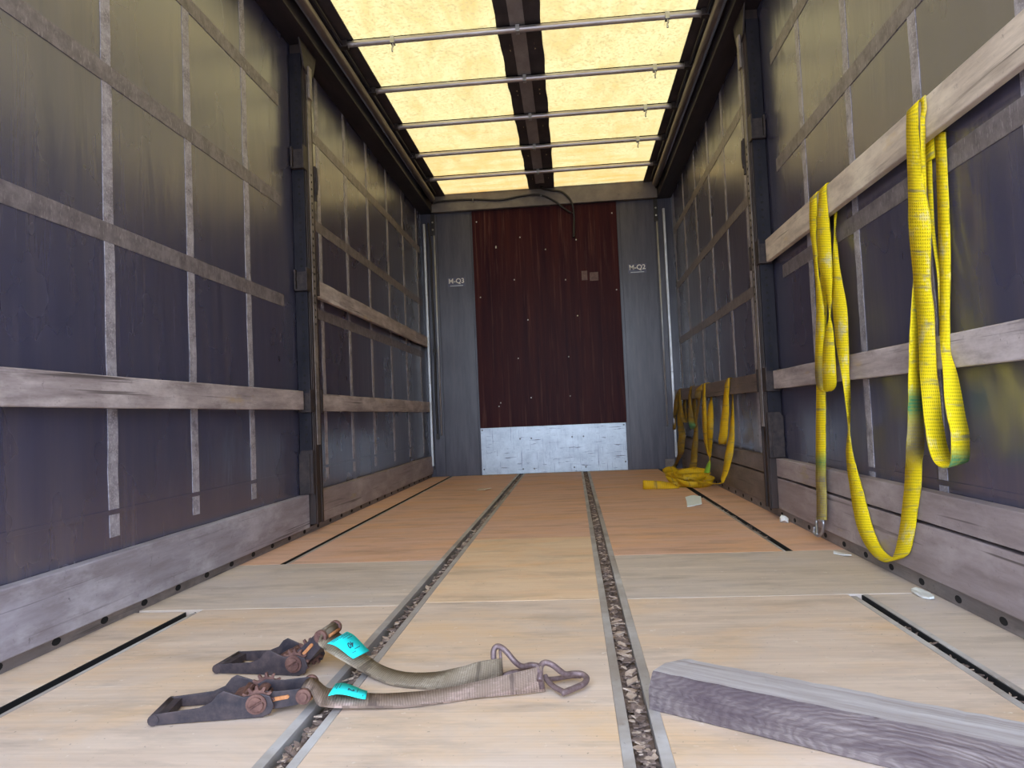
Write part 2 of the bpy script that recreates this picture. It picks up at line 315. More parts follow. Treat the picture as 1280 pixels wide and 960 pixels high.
def thing(name, label, cat, loc=(0, 0, 0), group=None):
    o = bpy.data.objects.new(name, None); COL.objects.link(o); o.empty_display_size = 0.05
    return tag(o, label, cat, group)
def struct(o): o['kind'] = 'structure'; return o
def ribbon(name, rows, mats, parent=None, th=0.0026, sub=3, tints=True):
    L = crv([r[:3] for r in rows], sub); R = crv([r[3:6] for r in rows], sub)
    T = []
    for i in range(len(rows) - 1):
        for k in range(sub): T.append((rows[i][6], rows[i + 1][6], k / sub))
    T.append((rows[-1][6], rows[-1][6], 0))
    n_ = len(L); bm = bmesh.new(); uvl = bm.loops.layers.uv.new('UVMap'); cl = bm.verts.layers.float_color.new('tint')
    up = []; dn = []; us = []; u = 0; pn = None
    for i in range(n_):
        c0 = (L[i] + R[i]) / 2
        a = (L[max(i - 1, 0)] + R[max(i - 1, 0)]) / 2; b = (L[min(i + 1, n_ - 1)] + R[min(i + 1, n_ - 1)]) / 2
        nv = (b - a).cross(R[i] - L[i]); nv = nv.normalized() if nv.length > 1e-9 else (pn or Vector((0, 0, 1)))
        pn = nv
        if i: u += (c0 - (L[i - 1] + R[i - 1]) / 2).length
        us.append(u)
        ta, tb, t = T[i]
        col = [0, 0, 0, 1]
        for tt, wgt in ((ta, 1 - t), (tb, t)):
            if tt == 1: col[1] += wgt
            elif tt == 2: col[0] += wgt
            elif tt == 3: col[2] += wgt
        q = []
        for s in (1, -1):
            row = []
            for p in (L[i], L[i].lerp(R[i], .5), R[i]):
                v = bm.verts.new(p + nv * (s * th / 2)); v[cl] = col; row.append(v)
            q.append(row)
        up.append(q[0]); dn.append(q[1])
    def face(vs, uv, sm=True):
        try: f = bm.faces.new(vs)
        except ValueError: return
        f.smooth = sm
        for lp, w_ in zip(f.loops, uv): lp[uvl].uv = w_
    W = 0.09
    for i in range(n_ - 1):
        u0, u1 = us[i], us[i + 1]
        for k in range(2):
            v0, v1 = k * W / 2, (k + 1) * W / 2
            face((up[i][k], up[i][k + 1], up[i + 1][k + 1], up[i + 1][k]), ((u0, v0), (u0, v1), (u1, v1), (u1, v0)))
            face((dn[i][k], dn[i + 1][k], dn[i + 1][k + 1], dn[i][k + 1]), ((u0, v0), (u1, v0), (u1, v1), (u0, v1)))
        face((up[i][0], up[i + 1][0], dn[i + 1][0], dn[i][0]), ((u0, 0),) * 4, False)
        face((up[i][2], dn[i][2], dn[i + 1][2], up[i + 1][2]), ((u0, W),) * 4, False)
    for i in (0, n_ - 1):
        face((up[i][0], up[i][1], up[i][2], dn[i][2], dn[i][1], dn[i][0]), ((us[i], 0),) * 6, False)
    me = bpy.data.meshes.new(name); bm.to_mesh(me); bm.free()
    me.materials.append(mats)
    o = bpy.data.objects.new(name, me); COL.objects.link(o)
    if parent: o.parent = parent
    return o

REAR, FRONT = -0.7, 7.53
HW = 1.300                       # half width between the side boards
# ------------------------------------------------------------------ floor
bm = bmesh.new(); box(bm, (-1.40, REAR, -0.14), (1.40, FRONT + .15, -0.075)); floor = struct(obj('floor', bm, M_SUB))
def panel(x0, x1, y0, y1, m):
    bm = bmesh.new(); box(bm, (x0, y0, -0.0749), (x1, y1, 0)); struct(obj('floor_panel', bm, m, floor, 0.0015))
GL0, GL1, GR0, GR1 = -0.382, -0.340, 0.290, 0.335
panel(-1.088, -0.404, REAR, 2.368, M_PLY_NEAR); panel(-1.320, -0.404, 2.371, 3.105, M_PLY_CROSS); panel(-1.088, -0.404, 3.108, FRONT, M_PLY_FAR)
panel(-1.320, -1.1386, REAR, 2.345, M_PLY_NEAR); panel(-1.320, -1.1286, 3.108, FRONT, M_PLY_FAR)
panel(-0.320, 0.268, REAR, 2.398, M_PLY_NEAR); panel(-0.320, 0.268, 2.401, 3.60, M_PLY_MID); panel(-0.320, 0.268, 3.602, FRONT, M_PLY_FAR)
panel(0.358, 1.062, REAR, 2.392, M_PLY_NEAR); panel(0.358, 1.320, 2.395, 3.108, M_PLY_CROSS); panel(0.358, 1.066, 3.111, FRONT, M_PLY_FAR)
def shade_strip(x0, x1, y0, y1):  # added dark strips that stand in for the shade inside the floor gaps
    bm = bmesh.new(); box(bm, (x0, y0, -0.0748), (x1, y1, -0.0012)); struct(obj('gap_shade', bm, M_DARK, floor))
shade_strip(-1.1385, -1.135, REAR, 2.345); shade_strip(-1.1285, -1.125, 3.108, FRONT); shade_strip(1.1045, 1.1078, 3.111, FRONT); shade_strip(-1.1035, -1.1002, REAR, 2.345); shade_strip(1.0762, 1.079, 3.111, FRONT); shade_strip(1.1022, 1.1058, REAR, 2.385)
panel(1.122, 1.320, REAR, 2.385, M_PLY_CROSS); panel(1.108, 1.320, 3.111, FRONT, M_PLY_FAR)
def edging(x0, x1, y0, y1):
    bm = bmesh.new(); box(bm, (x0, y0, -0.0748), (x1, y1, 0.0012)); struct(obj('metal_edging', bm, M_EDGE, floor, 0.001))
for x0, x1 in ((-0.404, GL0), (GL1, -0.320), (0.268, GR0), (GR1, 0.358)): edging(x0, x1, REAR, FRONT)
edging(1.062, 1.079, REAR, 2.368); edging(1.106, 1.122, REAR, 2.385); edging(-1.1, -1.088, REAR, 2.33); edging(-1.1, -1.088, 3.108, FRONT); edging(1.066, 1.076, 3.111, 5.0)
# grit lying in the grooves
def debris(name, x0, x1, y0, y1, n_, label, z0=-0.026, base=True, big=1.0):
    bm = bmesh.new()
    if base:
        N = int((y1 - y0) / 0.02); prev = None
        for i in range(N + 1):
            y = y0 + (y1 - y0) * i / N
            row = [bm.verts.new((x0 + (x1 - x0) * k / 4, y, z0 + 0.006 + 0.010 * random.random())) for k in range(5)]
            if prev:
                for k in range(4): bm.faces.new((prev[k], prev[k + 1], row[k + 1], row[k])).material_index = 0
            prev = row
    for i in range(n_):
        y = y0 + (y1 - y0) * random.random() ** 1.35; s = random.choice((.003, .004, .006, .006, .009, .013)) * big
        s2 = min(s, (x1 - x0) * .3)
        c = Vector((random.uniform(x0 + s2, x1 - s2), y, z0 + 0.013 + random.random() * 0.011))
        rot = Matrix.Rotation(random.uniform(0, 6.28), 3, 'Z') @ Matrix.Rotation(random.uniform(-.35, .35), 3, 'X')
        k = random.choice((3, 4, 5)); mi = 1 if random.random() < .42 else 0
        a = [c + rot @ Vector((math.cos(6.28 * j / k + .3) * s2 * random.uniform(.6, 1.1), math.sin(6.28 * j / k + .3) * s * random.uniform(.6, 2.2), 0)) for j in range(k)]
        vs = [bm.verts.new(p) for p in a]; ws = [bm.verts.new(p + rot @ Vector((0, 0, .0012 + s * .12))) for p in a]
        bm.faces.new(vs).material_index = mi; bm.faces.new(ws).material_index = mi
        for j in range(k): bm.faces.new((vs[j], vs[(j + 1) % k], ws[(j + 1) % k], ws[j])).material_index = mi
    o = obj(name, bm, [M_CHIP, M_CHIPL]); o['kind'] = 'stuff'; return tag(o, label, 'debris')
debris('grit', GL0 + .012, GL1, 0.9, FRONT - .05, 900, 'grey grit and wood chips filling the floor groove under the ratchet straps')
debris('grit', GR0, GR1 - .001, 0.9, FRONT - .05, 1100, 'grit and wood chips filling the floor groove beside the timber beam')
debris('grit', 1.080, 1.091, 1.0, 2.12, 120, 'white scraps and grit in the right floor slot behind the timber beam', big=.9)
debris('grit', 1.077, 1.092, 3.45, 4.7, 110, 'pale scraps in the right floor slot beyond the grey cross board', base=False)

# ------------------------------------------------------------------ side walls: curtains with reinforcement webbing
TY = {-1: (0.21, 0.75, 1.25, 1.77, 2.288, 2.812, 3.343, 4.377, 4.932, 5.487, 6.095, 6.676, 7.299), 1: (0.21, 0.75, 1.27, 1.80, 2.328, 2.861, 3.401, 4.484, 5.043, 5.582, 6.177, 6.783, 7.413)}
HZ = {-1: (1.306, 1.866, 2.434), 1: (1.318, 1.888, 2.466)}
HYR = {-1: ((0.25, 3.77), (4.22, 7.45)), 1: ((0.25, 3.83), (4.30, 7.47))}
for s, nm in ((-1, 'wall_left'), (1, 'wall_right')):
    bm = bmesh.new(); a, b = sorted((s * 1.350, s * 1.365)); box(bm, (a, REAR, -.03), (b, FRONT + .1, 3.0)); wall = struct(obj(nm, bm, M_CURT))
    for y in TY[s]:
        bm = bmesh.new(); n_ = 24
        wob = [random.uniform(-.003, .003) for _ in range(n_ + 1)]
        for i in range(n_):
            z0 = .27 + (2.86 - .27) * i / n_; z1 = .27 + (2.86 - .27) * (i + 1) / n_
            t = bmesh.new()
            q = [t.verts.new(v) for v in ((s * 1.3482, y - .026 + wob[i], z0), (s * 1.3482, y + .026 + wob[i], z0), (s * 1.3482, y + .026 + wob[i + 1], z1), (s * 1.3482, y - .026 + wob[i + 1], z1))]
            p = [t.verts.new((s * 1.3505, v.co.y, v.co.z)) for v in q]
            t.faces.new(q); t.faces.new(p)
            for k in range(4): t.faces.new((q[k], q[(k + 1) % 4], p[(k + 1) % 4], p[k]))
            add(bm, t)
        struct(obj('reinforcement_tape', bm, M_TAPE, wall))
    a, b = sorted((s * 1.3472, s * 1.3505))
    for z in HZ[s]:
        for y0, y1 in HYR[s]:
            bm = bmesh.new(); box(bm, (a, y0, z - .034), (b, y1, z + .034)); struct(obj('reinforcement_tape', bm, M_TAPEH, wall))
    bm = bmesh.new()
    for y0, y1 in HYR[s]: box(bm, (a, y0 - .9 * (y0 < 1), .345), (b, y1, .362), 0, .001)
    struct(obj('hem_seam', bm, M_CURT, wall))
# bottom rails with lashing holes
for s, nm, y_0, dy in ((-1, 'trim_1', .054, .2135), (1, 'trim_2', .012, .222)):
    bm = bmesh.new(); a, b = sorted((s * 1.3205, s * 1.349)); box(bm, (a, REAR, -.06), (b, FRONT, .050 if s > 0 else .034), 0)
    y = y_0
    while y < 7.45:
        t = bmesh.new(); bmesh.ops.create_cone(t, cap_ends=True, segments=12, radius1=.014, radius2=.014, depth=.0022)
        bmesh.ops.transform(t, matrix=Matrix.Translation((s * 1.3205, y, .020)) @ Matrix.Diagonal((1, 1.3, .8, 1)) @ Matrix.Rotation(math.pi / 2, 4, 'Y'), verts=t.verts); add(bm, t, 1); y += dy
    struct(obj(nm, bm, [M_RAIL, M_DARK]))

# ------------------------------------------------------------------ roof
bm = bmesh.new()
def sheet(bm, x0, x1, y0, y1, z, nx, ny, amp, mi):
    g = [[bm.verts.new((x0 + (x1 - x0) * i / nx, y0 + (y1 - y0) * j / ny, z + amp * math.sin((y0 + (y1 - y0) * j / ny - 4.252) / .6455 * math.pi) ** 2 * (1 if 0 < i < nx else .6))) for i in range(nx + 1)] for j in range(ny + 1)]
    for j in range(ny):
        for i in range(nx):
            f = bm.faces.new((g[j][i], g[j][i + 1], g[j + 1][i + 1], g[j + 1][i])); f.material_index = mi; f.smooth = True
sheet(bm, -1.10, -0.09, REAR, 7.50, 3.026, 6, 90, 0.018, 0); sheet(bm, 0.07, 1.10, REAR, 7.50, 3.026, 6, 90, 0.018, 0)
struct(obj('ceiling', bm, [M_ROOF]))
ceil = bpy.data.objects['ceiling']
bm = bmesh.new(); ny = 110; prev = None
for j in range(ny + 1):
    y = REAR + (7.50 - REAR) * j / ny; w1 = .003 * math.sin(y * 9.7) + .002 * math.sin(y * 23); w2 = .003 * math.sin(y * 8.1 + 1) + .002 * math.sin(y * 19)
    z = 3.019 + .018 * math.sin((y - 4.252) / .6455 * math.pi) ** 2
    row = [bm.verts.new((x, y, z)) for x in (-.150 + w1, -.05, .05, .126 + w2)] + [bm.verts.new((x, y, z + .006)) for x in (-.150 + w1, .126 + w2)]
    if prev:
        for k in range(3): bm.faces.new((prev[k], prev[k + 1], row[k + 1], row[k]))
        bm.faces.new((prev[4], prev[5], row[5], row[4]))
    prev = row
struct(obj('roof_strip', bm, M_STRIP, ceil))
bm = bmesh.new(); sheet(bm, -.066, .026, REAR, 7.30, 3.014, 2, 90, 0.016, 0); sheet(bm, -.066, .026, REAR, 7.30, 3.016, 2, 90, 0.016, 0); struct(obj('roof_band', bm, M_BAND, ceil))
bm = bmesh.new()
for s in (-1, 1):
    a, b = sorted((s * (1.052 if s < 0 else 1.058), s * 1.20)); box(bm, (a, REAR, 3.012), (b, 7.52, 3.020))
struct(obj('roof_border', bm, M_STRIP, ceil))
for s, nm in ((-1, 'trim_3'), (1, 'trim_4')):
    bm = bmesh.new()
    a, b = sorted((s * 1.205, s * 1.349)); box(bm, (a, REAR, 2.845), (b, FRONT, 3.03), 0, .004)
    a, b = sorted((s * 1.180, s * 1.21)); box(bm, (a, REAR, 2.94), (b, FRONT, 3.012), 0)
    tube(bm, [(s * 1.156, REAR, 2.925), (s * 1.156, 7.26, 2.925)], .031, 16, 1)
    tube(bm, [(s * 1.118, REAR, 2.975), (s * 1.118, 7.26, 2.975)], .008, 8, 0)
    struct(obj(nm, bm, [M_TOPR, M_TUBE]))
# roof bows
BOWS = (4.252, 4.897, 5.543, 6.188, 6.834)
ORD = ('nearest', 'second nearest', 'third', 'fourth', 'last')
for i, y in enumerate(BOWS):
    lab = ['metal roof bow nearest the camera, a tie dangling near each end', 'second metal roof bow from the camera', 'third metal roof bow, middle one of the five under the roof', 'fourth metal roof bow, last but one before the front wall', 'metal roof bow closest to the front wall and maroon panel'][i]
    t = thing('roof_bow', lab, 'roof bow', group='roof bows under the translucent roof')
    bm = bmesh.new(); tube(bm, [(-1.10, y, 2.982), (-1.06, y, 2.984), (-.5, y, 2.986), (.5, y, 2.986), (1.06, y, 2.984), (1.10, y, 2.982)], .0195, 14); obj('tube', bm, M_BOW, t)
    bm = bmesh.new(); box(bm, (-1.09, y + .004, 2.988), (1.09, y + .034, 3.016), 0, .002); obj('upper_rib', bm, M_BOWD, t)
    for s in (-1, 1):
        bm = bmesh.new(); a, b = sorted((s * 1.085, s * 1.172)); box(bm, (a, y - .022, 2.962), (b, y + .028, 3.008), 0, .006); obj('end_fitting', bm, M_TOPR, t)
    bm = bmesh.new(); box(bm, (-.032, y - .021, 2.962), (-.008, y + .02, 2.972), 0, .002); box(bm, (-.032, y - .024, 2.962), (-.008, y - .019, 3.006), 0, .001); obj('clip', bm, M_GALV, t)
    for x in ((-.80, .885) if i == 0 else (.885,) if i < 4 else ()):
        bm = bmesh.new(); box(bm, (x - .013, y - .022, 2.960), (x + .013, y + .02, 2.968), 0, .002); box(bm, (x - .013, y - .024, 2.960), (x + .013, y - .019, 3.004), 0, .001)
        tube(bm, [(x, y - .012, 2.962), (x + .004, y - .014, 2.945), (x - .003, y - .016, 2.925), (x - .001, y - .018, 2.905)], .0055, 6, 0, 3); obj('tie', bm, M_GALV, t)

# ------------------------------------------------------------------ front wall
bm = bmesh.new(); box(bm, (-1.349, FRONT + .0142, -.06), (1.349, FRONT + .06, 3.05)); wf = struct(obj('wall_front', bm, M_GREY))
for s in (-1, 1):
    bm = bmesh.new(); a, b = sorted((s * 0.800, s * 1.160)); box(bm, (a, FRONT - .002, .0), (b, FRONT + .014, 2.84), 0, .003)
    a, b = sorted((s * 1.168, s * 1.275)); box(bm, (a, FRONT - .012, .0), (b, FRONT + .013, 2.84), 0, .004)
    struct(obj('corner_post', bm, M_GREY, wf))
bm = bmesh.new(); box(bm, (-1.22, 7.47, 2.842), (1.20, FRONT + .012, 3.03), 0, .004); box(bm, (-1.06, 7.462, 3.030), (1.06, FRONT, 3.046), 0); 
for x in (-1.0, -.6, -.2, .35, .8, 1.0):
    t = bmesh.new(); bmesh.ops.create_uvsphere(t, u_segments=8, v_segments=6, radius=.006); bmesh.ops.translate(t, verts=t.verts, vec=(x, 7.470, 2.875 + .03 * (x > .5))); add(bm, t, 1)
struct(obj('trim_5', bm, [M_HEAD, M_SCREWD]))
for s, nm in ((-1, 'trim_6'), (1, 'trim_7')):
    bm = bmesh.new(); xo = 1.283 if s < 0 else 1.243; a, b = sorted((s * xo, s * (xo + .022)))
    for z0, z1 in ((.12, 1.0), (1.004, 1.95), (1.954, 2.72)): box(bm, (a, 7.455, z0), (b, 7.49, z1), 0, .002)
    a, b = sorted((s * (xo + .003), s * (xo + .02))); box(bm, (a, 7.485, .08), (b, FRONT, 2.74), 1)
    struct(obj(nm, bm, [M_GALV, M_GREY]))
t = thing('plywood_panel', 'dark maroon plywood panel on the front wall, scratched and screwed', 'panel')
bm = bmesh.new(); box(bm, (-.780, FRONT - .014, .500), (.768, FRONT + .0138, 2.840), 0, .002); obj('sheet', bm, M_MAROON, t)
for (x, z) in [(-.268, 2.523), (0, 2.376), (-.348, 2.069), (.198, 2.037), (-.221, 1.631), (-.342, 1.225), (.194, 1.216), (-.223, .801), (.329, 2.459), (.307, 1.645), (-.531, 2.427), (-.569, .723), (-.55, .76), (-.53, 2.44), (.19, .80), (-.73, 2.72), (.72, 2.72), (-.72, 1.9), (.73, 1.9), (.31, 2.75)]:
    t2 = bmesh.new(); bmesh.ops.create_uvsphere(t2, u_segments=8, v_segments=6, radius=.0075); bmesh.ops.transform(t2, matrix=Matrix.Translation((x, FRONT - .0145, z)) @ Matrix.Diagonal((1, .4, 1, 1)), verts=t2.verts)
    bm = bmesh.new(); add(bm, t2, 0, True); obj('screw', bm, M_SCREW, t)
bm = bmesh.new(); box(bm, (.37, FRONT - .0152, 2.02), (.43, FRONT - .0138, 2.12)); box(bm, (.455, FRONT - .0152, 2.01), (.545, FRONT - .0138, 2.10)); obj('sticker_residue', bm, two_tone('glue_residue', (.10, .05, .045), (.18, .11, .10), sc=30, rough=.6), t)
t = thing('kick_plate', 'bright scratched metal kick plate at the foot of the maroon panel', 'plate')
bm = bmesh.new(); box(bm, (-.778, FRONT - .018, .003), (.756, FRONT + .0138, .498), 0, .002); obj('sheet', bm, M_KICK, t)
for (x, z) in [(-.76, .475), (.735, .475), (-.36, .37), (-.24, .37), (.19, .37), (.31, .37), (-.755, .06), (-.34, .05), (-.22, .05), (.20, .05), (.32, .05), (.735, .09)]:
    t2 = bmesh.new(); bmesh.ops.create_uvsphere(t2, u_segments=8, v_segments=6, radius=.009); bmesh.ops.transform(t2, matrix=Matrix.Translation((x, FRONT - .018, z)) @ Matrix.Diagonal((1, .4, 1, 1)), verts=t2.verts)
    bm = bmesh.new(); add(bm, t2, 0, True); obj('rivet', bm, M_SCREWD, t)
def text_mesh(body, size, loc, rot, mat, parent, name, depth=.0006):
    cu = bpy.data.curves.new('tmp', 'FONT'); cu.body = body; cu.size = size; cu.align_x = 'CENTER'; cu.align_y = 'CENTER'; cu.extrude = depth; cu.offset = size * .018
    o = bpy.data.objects.new('tmp', cu); COL.objects.link(o)
    me = bpy.data.meshes.new_from_object(o.evaluated_get(bpy.context.evaluated_depsgraph_get()))
    bpy.data.objects.remove(o); bpy.data.curves.remove(cu)
    me.materials.clear(); me.materials.append(mat)
    q = bpy.data.objects.new(name, me); COL.objects.link(q); q.parent = parent
    q.matrix_local = Matrix.Translation(loc) @ rot
    return q
RX = Matrix.Rotation(math.pi / 2, 4, 'X')
for x, z, body, lab in ((-.975, 2.085, 'M-Q3', 'navy sticker reading M-Q3 on the grey steel left of the maroon panel'), (.958, 2.118, 'M-Q2', 'navy sticker reading M-Q2 on the grey steel right of the maroon panel')):
    t = thing('sticker', lab, 'sticker', group='stickers on the front wall')
    bm = bmesh.new(); box(bm, (x - .095, FRONT - .0032, z - .052), (x + .095, FRONT - .0022, z + .048)); obj('backing', bm, M_NAVY, t)
    text_mesh(body, .072, (x, FRONT - .0038, z + .008), RX, M_WHITE, t, 'lettering')
    bm = bmesh.new(); box(bm, (x - .07, FRONT - .0040, z - .045), (x + .07, FRONT - .0030, z - .039)); obj('underline', bm, M_GALV, t)
for s in (-1, 1):
    lab = 'thin metal pipe running down the front wall beside the left curtain' if s < 0 else 'thin metal pipe running down the front wall beside the right curtain'
    t = thing('conduit_pipe', lab, 'pipe', group='pipes on the front wall')
    x = -1.198 if s < 0 else 1.186
    bm = bmesh.new(); tube(bm, [(x, FRONT - .022, .44), (x, FRONT - .022, 2.62)], .009, 10); obj('tube', bm, M_GALV, t)
    bm = bmesh.new(); box(bm, (x - .030, FRONT - .034, 2.60), (x + .012, FRONT - .011, 2.835), 0, .003); obj('top_holder', bm, M_BLACK, t)
    for z in (2.66, 2.74):
        bm = bmesh.new(); t2 = bmesh.new(); bmesh.ops.create_uvsphere(t2, u_segments=8, v_segments=6, radius=.010); bmesh.ops.translate(t2, verts=t2.verts, vec=(x - .008, FRONT - .035, z)); add(bm, t2, 0, True)
        obj('bolt', bm, M_SCREW, t)
bm = bmesh.new(); tube(bm, [(-1.255, 7.50, 2.74), (-1.248, 7.495, 2.62), (-1.236, 7.49, 2.40), (-1.240, 7.49, 1.9), (-1.233, 7.49, 1.35), (-1.240, 7.49, .9), (-1.236, 7.49, .42)], .011, 8, 0, 5); box(bm, (-1.252, 7.478, .40), (-1.220, 7.51, .46), 0, .004); box(bm, (-1.250, 7.478, 1.33), (-1.218, 7.512, 1.37), 0, .004)
tag(obj('cable', bm, M_BLACK), 'black cable hanging down the left corner of the front wall', 'cable')
t = thing('cable', 'black cable clipped along the grey header beam above the maroon panel', 'cable')
bm = bmesh.new(); tube(bm, [(-1.20, 7.462, 2.935), (-1.06, 7.458, 2.955), (-.76, 7.457, 2.952), (-.46, 7.457, 2.925), (-.2, 7.457, 2.955), (-.02, 7.457, 2.945), (.12, 7.465, 2.875), (.20, 7.49, 2.81), (.29, 7.503, 2.745)], .011, 8, 0, 6); obj('wire', bm, M_BLACK, t)
for x in (-.75, -.02): 
    bm = bmesh.new(); box(bm, (x - .006, 7.444, 2.925), (x + .006, 7.4705, 2.967), 0, .002); obj('cable_clip', bm, M_SCREWD, t)
bm = bmesh.new(); tube(bm, [(-.02, 7.40, 3.010), (.02, 7.43, 3.00), (.10, 7.452, 2.988), (.20, 7.456, 2.965), (.28, 7.458, 2.885), (.312, 7.470, 2.80), (.318, 7.498, 2.70), (.312, 7.500, 2.58), (.306, 7.500, 2.48)], .012, 8, 0, 6)
tag(obj('cable', bm, M_BLACK), 'black cable looping from the roof strip down onto the maroon panel', 'cable')
bm = bmesh.new(); box(bm, (1.140, 7.495, .001), (1.235, 7.517, .100), 0, .006); tag(obj('corner_block', bm, M_RAIL), 'small grey block in the right corner below the front wall', 'block')

# ------------------------------------------------------------------ curtain posts
def post(s, lab, y0, zk, zl, zu):
    """y0: near face, zk: board top, zl / zu: lower and upper slat heights"""
    t = thing('curtain_post', lab, 'post', group='curtain posts')
    def X(a, b): return sorted((s * a, s * b))
    a, b = X(1.268, 1.345); bm = bmesh.new(); box(bm, (a, y0 + .018, .052), (b, y0 + .145, 2.843), 0, .003)
    a, b = X(1.262, 1.2685); box(bm, (a, y0 + .030, .052), (b, y0 + .052, 2.78)); box(bm, (a, y0 + .105, .052), (b, y0 + .130, 2.78)); obj('channel', bm, M_POST, t)
    a, b = X(1.273, 1.343); bm = bmesh.new(); box(bm, (a, y0, .44), (b, y0 + .0175, 2.78), 0, .001)
    z = .52
    while z < 2.72:
        t2 = bmesh.new(); bmesh.ops.create_cone(t2, cap_ends=True, segments=10, radius1=.0075, radius2=.0075, depth=.002)
        bmesh.ops.transform(t2, matrix=Matrix.Translation((s * 1.303, y0 - .0004, z)) @ Matrix.Rotation(math.pi / 2, 4, 'X'), verts=t2.verts); add(bm, t2, 1); z += .042
    obj('perforated_strip', bm, [M_PERF, M_DARK], t)
    a, b = X(1.2585, 1.2632); bm = bmesh.new(); box(bm, (a, y0 + .053, .50), (b, y0 + .104, 2.76), 0)
    z = 1.2
    while z < 2.1:
        t2 = bmesh.new(); bmesh.ops.create_cone(t2, cap_ends=True, segments=10, radius1=.0075, radius2=.0075, depth=.002)
        bmesh.ops.transform(t2, matrix=Matrix.Translation((s * 1.2580, y0 + .08, z)) @ Matrix.Rotation(math.pi / 2, 4, 'Y'), verts=t2.verts); add(bm, t2, 1); z += .042
    obj('inner_strip', bm, [M_RAIL, M_DARK], t)
    for z0, z1, ys in ((zl - .012, zl + .118, (0, 1)), (zu - .012, zu + .122, (0, 1)), (2.09, 2.23, (0,))):
        for k in ys:
            p0, p1 = ((y0 - .030, y0 - .0005), (y0 + .1455, y0 + .176))[k]
            bm = bmesh.new()
            a, b = X(1.262, 1.270); box(bm, (a, p0, z0), (b, p1 + (0 if k else .03), z1), 0, .002)
            a, b = X(1.270, 1.340); box(bm, (a, p0, z0), (b, p1, z0 + .010), 0, .002)
            a, b = X(1.330, 1.340); box(bm, (a, p0, z0), (b, p1, z1 - .01), 0, .002)
            if k == 0: box(bm, (X(1.270, 1.332)[0], p1 - .006, z0 + .01), (X(1.270, 1.332)[1], p1, z1 - .02), 0, .001)
            obj('slat_pocket', bm, M_BRK, t)
    bm = bmesh.new(); ex, ey, ez = Vector((s, 0, 0)), Vector((0, 1, 0)), Vector((0, 0, 1))
    prism(bm, [(1.262, zk + .004), (1.344, zk + .004), (1.344, zk + .225), (1.325, zk + .25), (1.262, zk + .25)], (0, 0, 0), ex, ez, ey, y0 - .022, y0 - .0005)
    prism(bm, [(1.278, zk + .01), (1.286, zk + .01), (1.286, zk + .23), (1.278, zk + .23)], (0, 0, 0), ex, ez, ey, y0 - .031, y0 - .021)
    obj('foot_bracket', bm, M_BRK, t, .002)
    bm = bmesh.new()
    prism(bm, [(y0 - .06, 2.842), (y0 + .21, 2.842), (y0 + .15, 2.70), (y0 + .09, 2.66), (y0 + .0, 2.70)], (s * 1.2625, 0, 0), ey, ez, ex, -.010, -.0005); obj('hanger_plate', bm, M_BRK, t, .002)
    bm = bmesh.new(); a, b = X(1.240, 1.2518); box(bm, (a, y0 + .045, 2.53), (b, y0 + .09, 2.72), 0, .002); obj('latch_strap', bm, M_RAIL, t)
    bm = bmesh.new(); tube(bm, [(s * 1.258, y0 + .160, 2.15), (s * 1.256, y0 + .166, 2.05), (s * 1.259, y0 + .160, 1.99)], .008, 8, 0, 3); a, b = X(1.258, 1.27); box(bm, (a, y0 + .1455, 1.95), (b, y0 + .170, 2.16), 0, .003); obj('handle', bm, M_BRK, t)
post(-1, 'dark rusty steel post with rows of holes against the left curtain', 3.926, .223, .700, 1.393)
post(1, 'dark rusty steel post with rows of holes against the right curtain', 3.985, .328, .705, 1.405)

# ------------------------------------------------------------------ slats and boards
def plank(name, s, y0, y1, z0, z1, mat, lab, cat, grp, t=.027, x=HW, x2=None):
    x2 = x if x2 is None else x2
    bm = bmesh.new(); N = max(2, int((y1 - y0) / .25)); rows = []
    for i in range(N + 1):
        y = y0 + (y1 - y0) * i / N; d = random.uniform(-.0012, .0012); xx_ = x + (x2 - x) * i / N; a, b = sorted((s * xx_, s * (xx_ + t)))
        rows.append([bm.verts.new((xx, y, zz + d)) for xx, zz in ((a, z0), (b, z0), (b, z1), (a, z1))])
    for p, q in zip(rows, rows[1:]):
        for k in range(4): bm.faces.new((p[k], p[(k + 1) % 4], q[(k + 1) % 4], q[k]))
    bm.faces.new(rows[0]); bm.faces.new(list(reversed(rows[-1])))
    return tag(obj(name, bm, mat, None, .004), lab, cat, grp)
G = 'side slats between the posts'
plank('wooden_lath', -1, REAR, 3.894, .7015, .808, M_SLAT, 'long grey side slat on the left wall nearest the camera', 'lath', G)
plank('wooden_lath', -1, 4.104, 7.47, .695, .801, M_SLAT, 'lower side slat on the left wall between post and front wall', 'lath', G)
plank('wooden_lath', -1, 4.104, 7.47, 1.388, 1.496, M_SLAT, 'upper side slat on the left wall between post and front wall', 'lath', G)
plank('wooden_lath', 1, REAR, 3.953, .703, .802, M_SLAT, 'lower side slat on the right wall behind the large yellow straps', 'lath', G)
plank('wooden_lath', 1, REAR, 3.953, 1.397, 1.5185, M_SLAT_LIT, 'upper side slat on the right wall with yellow straps slung over it', 'lath', G)
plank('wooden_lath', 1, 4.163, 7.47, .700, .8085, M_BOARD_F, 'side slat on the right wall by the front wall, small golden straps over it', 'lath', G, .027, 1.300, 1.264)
G = 'side boards along the floor'
plank('side_board', -1, REAR, 3.932, .037, .223, M_BOARD_L, 'tall grey board along the floor on the left, nearest the camera', 'board', G, .045)
plank('side_board', -1, 4.085, 7.49, .037, .223, M_BOARD_R, 'brownish board along the floor on the left, beyond the post', 'board', G, .045)
plank('side_board', 1, REAR, 3.992, .053, .219, M_BOARD_R, 'lower of two grey boards along the right wall nearest the camera', 'board', G, .045)
plank('side_board', 1, REAR, 3.992, .229, .3275, M_BOARD_R, 'upper of two grey boards along the right wall nearest the camera', 'board', G, .045)
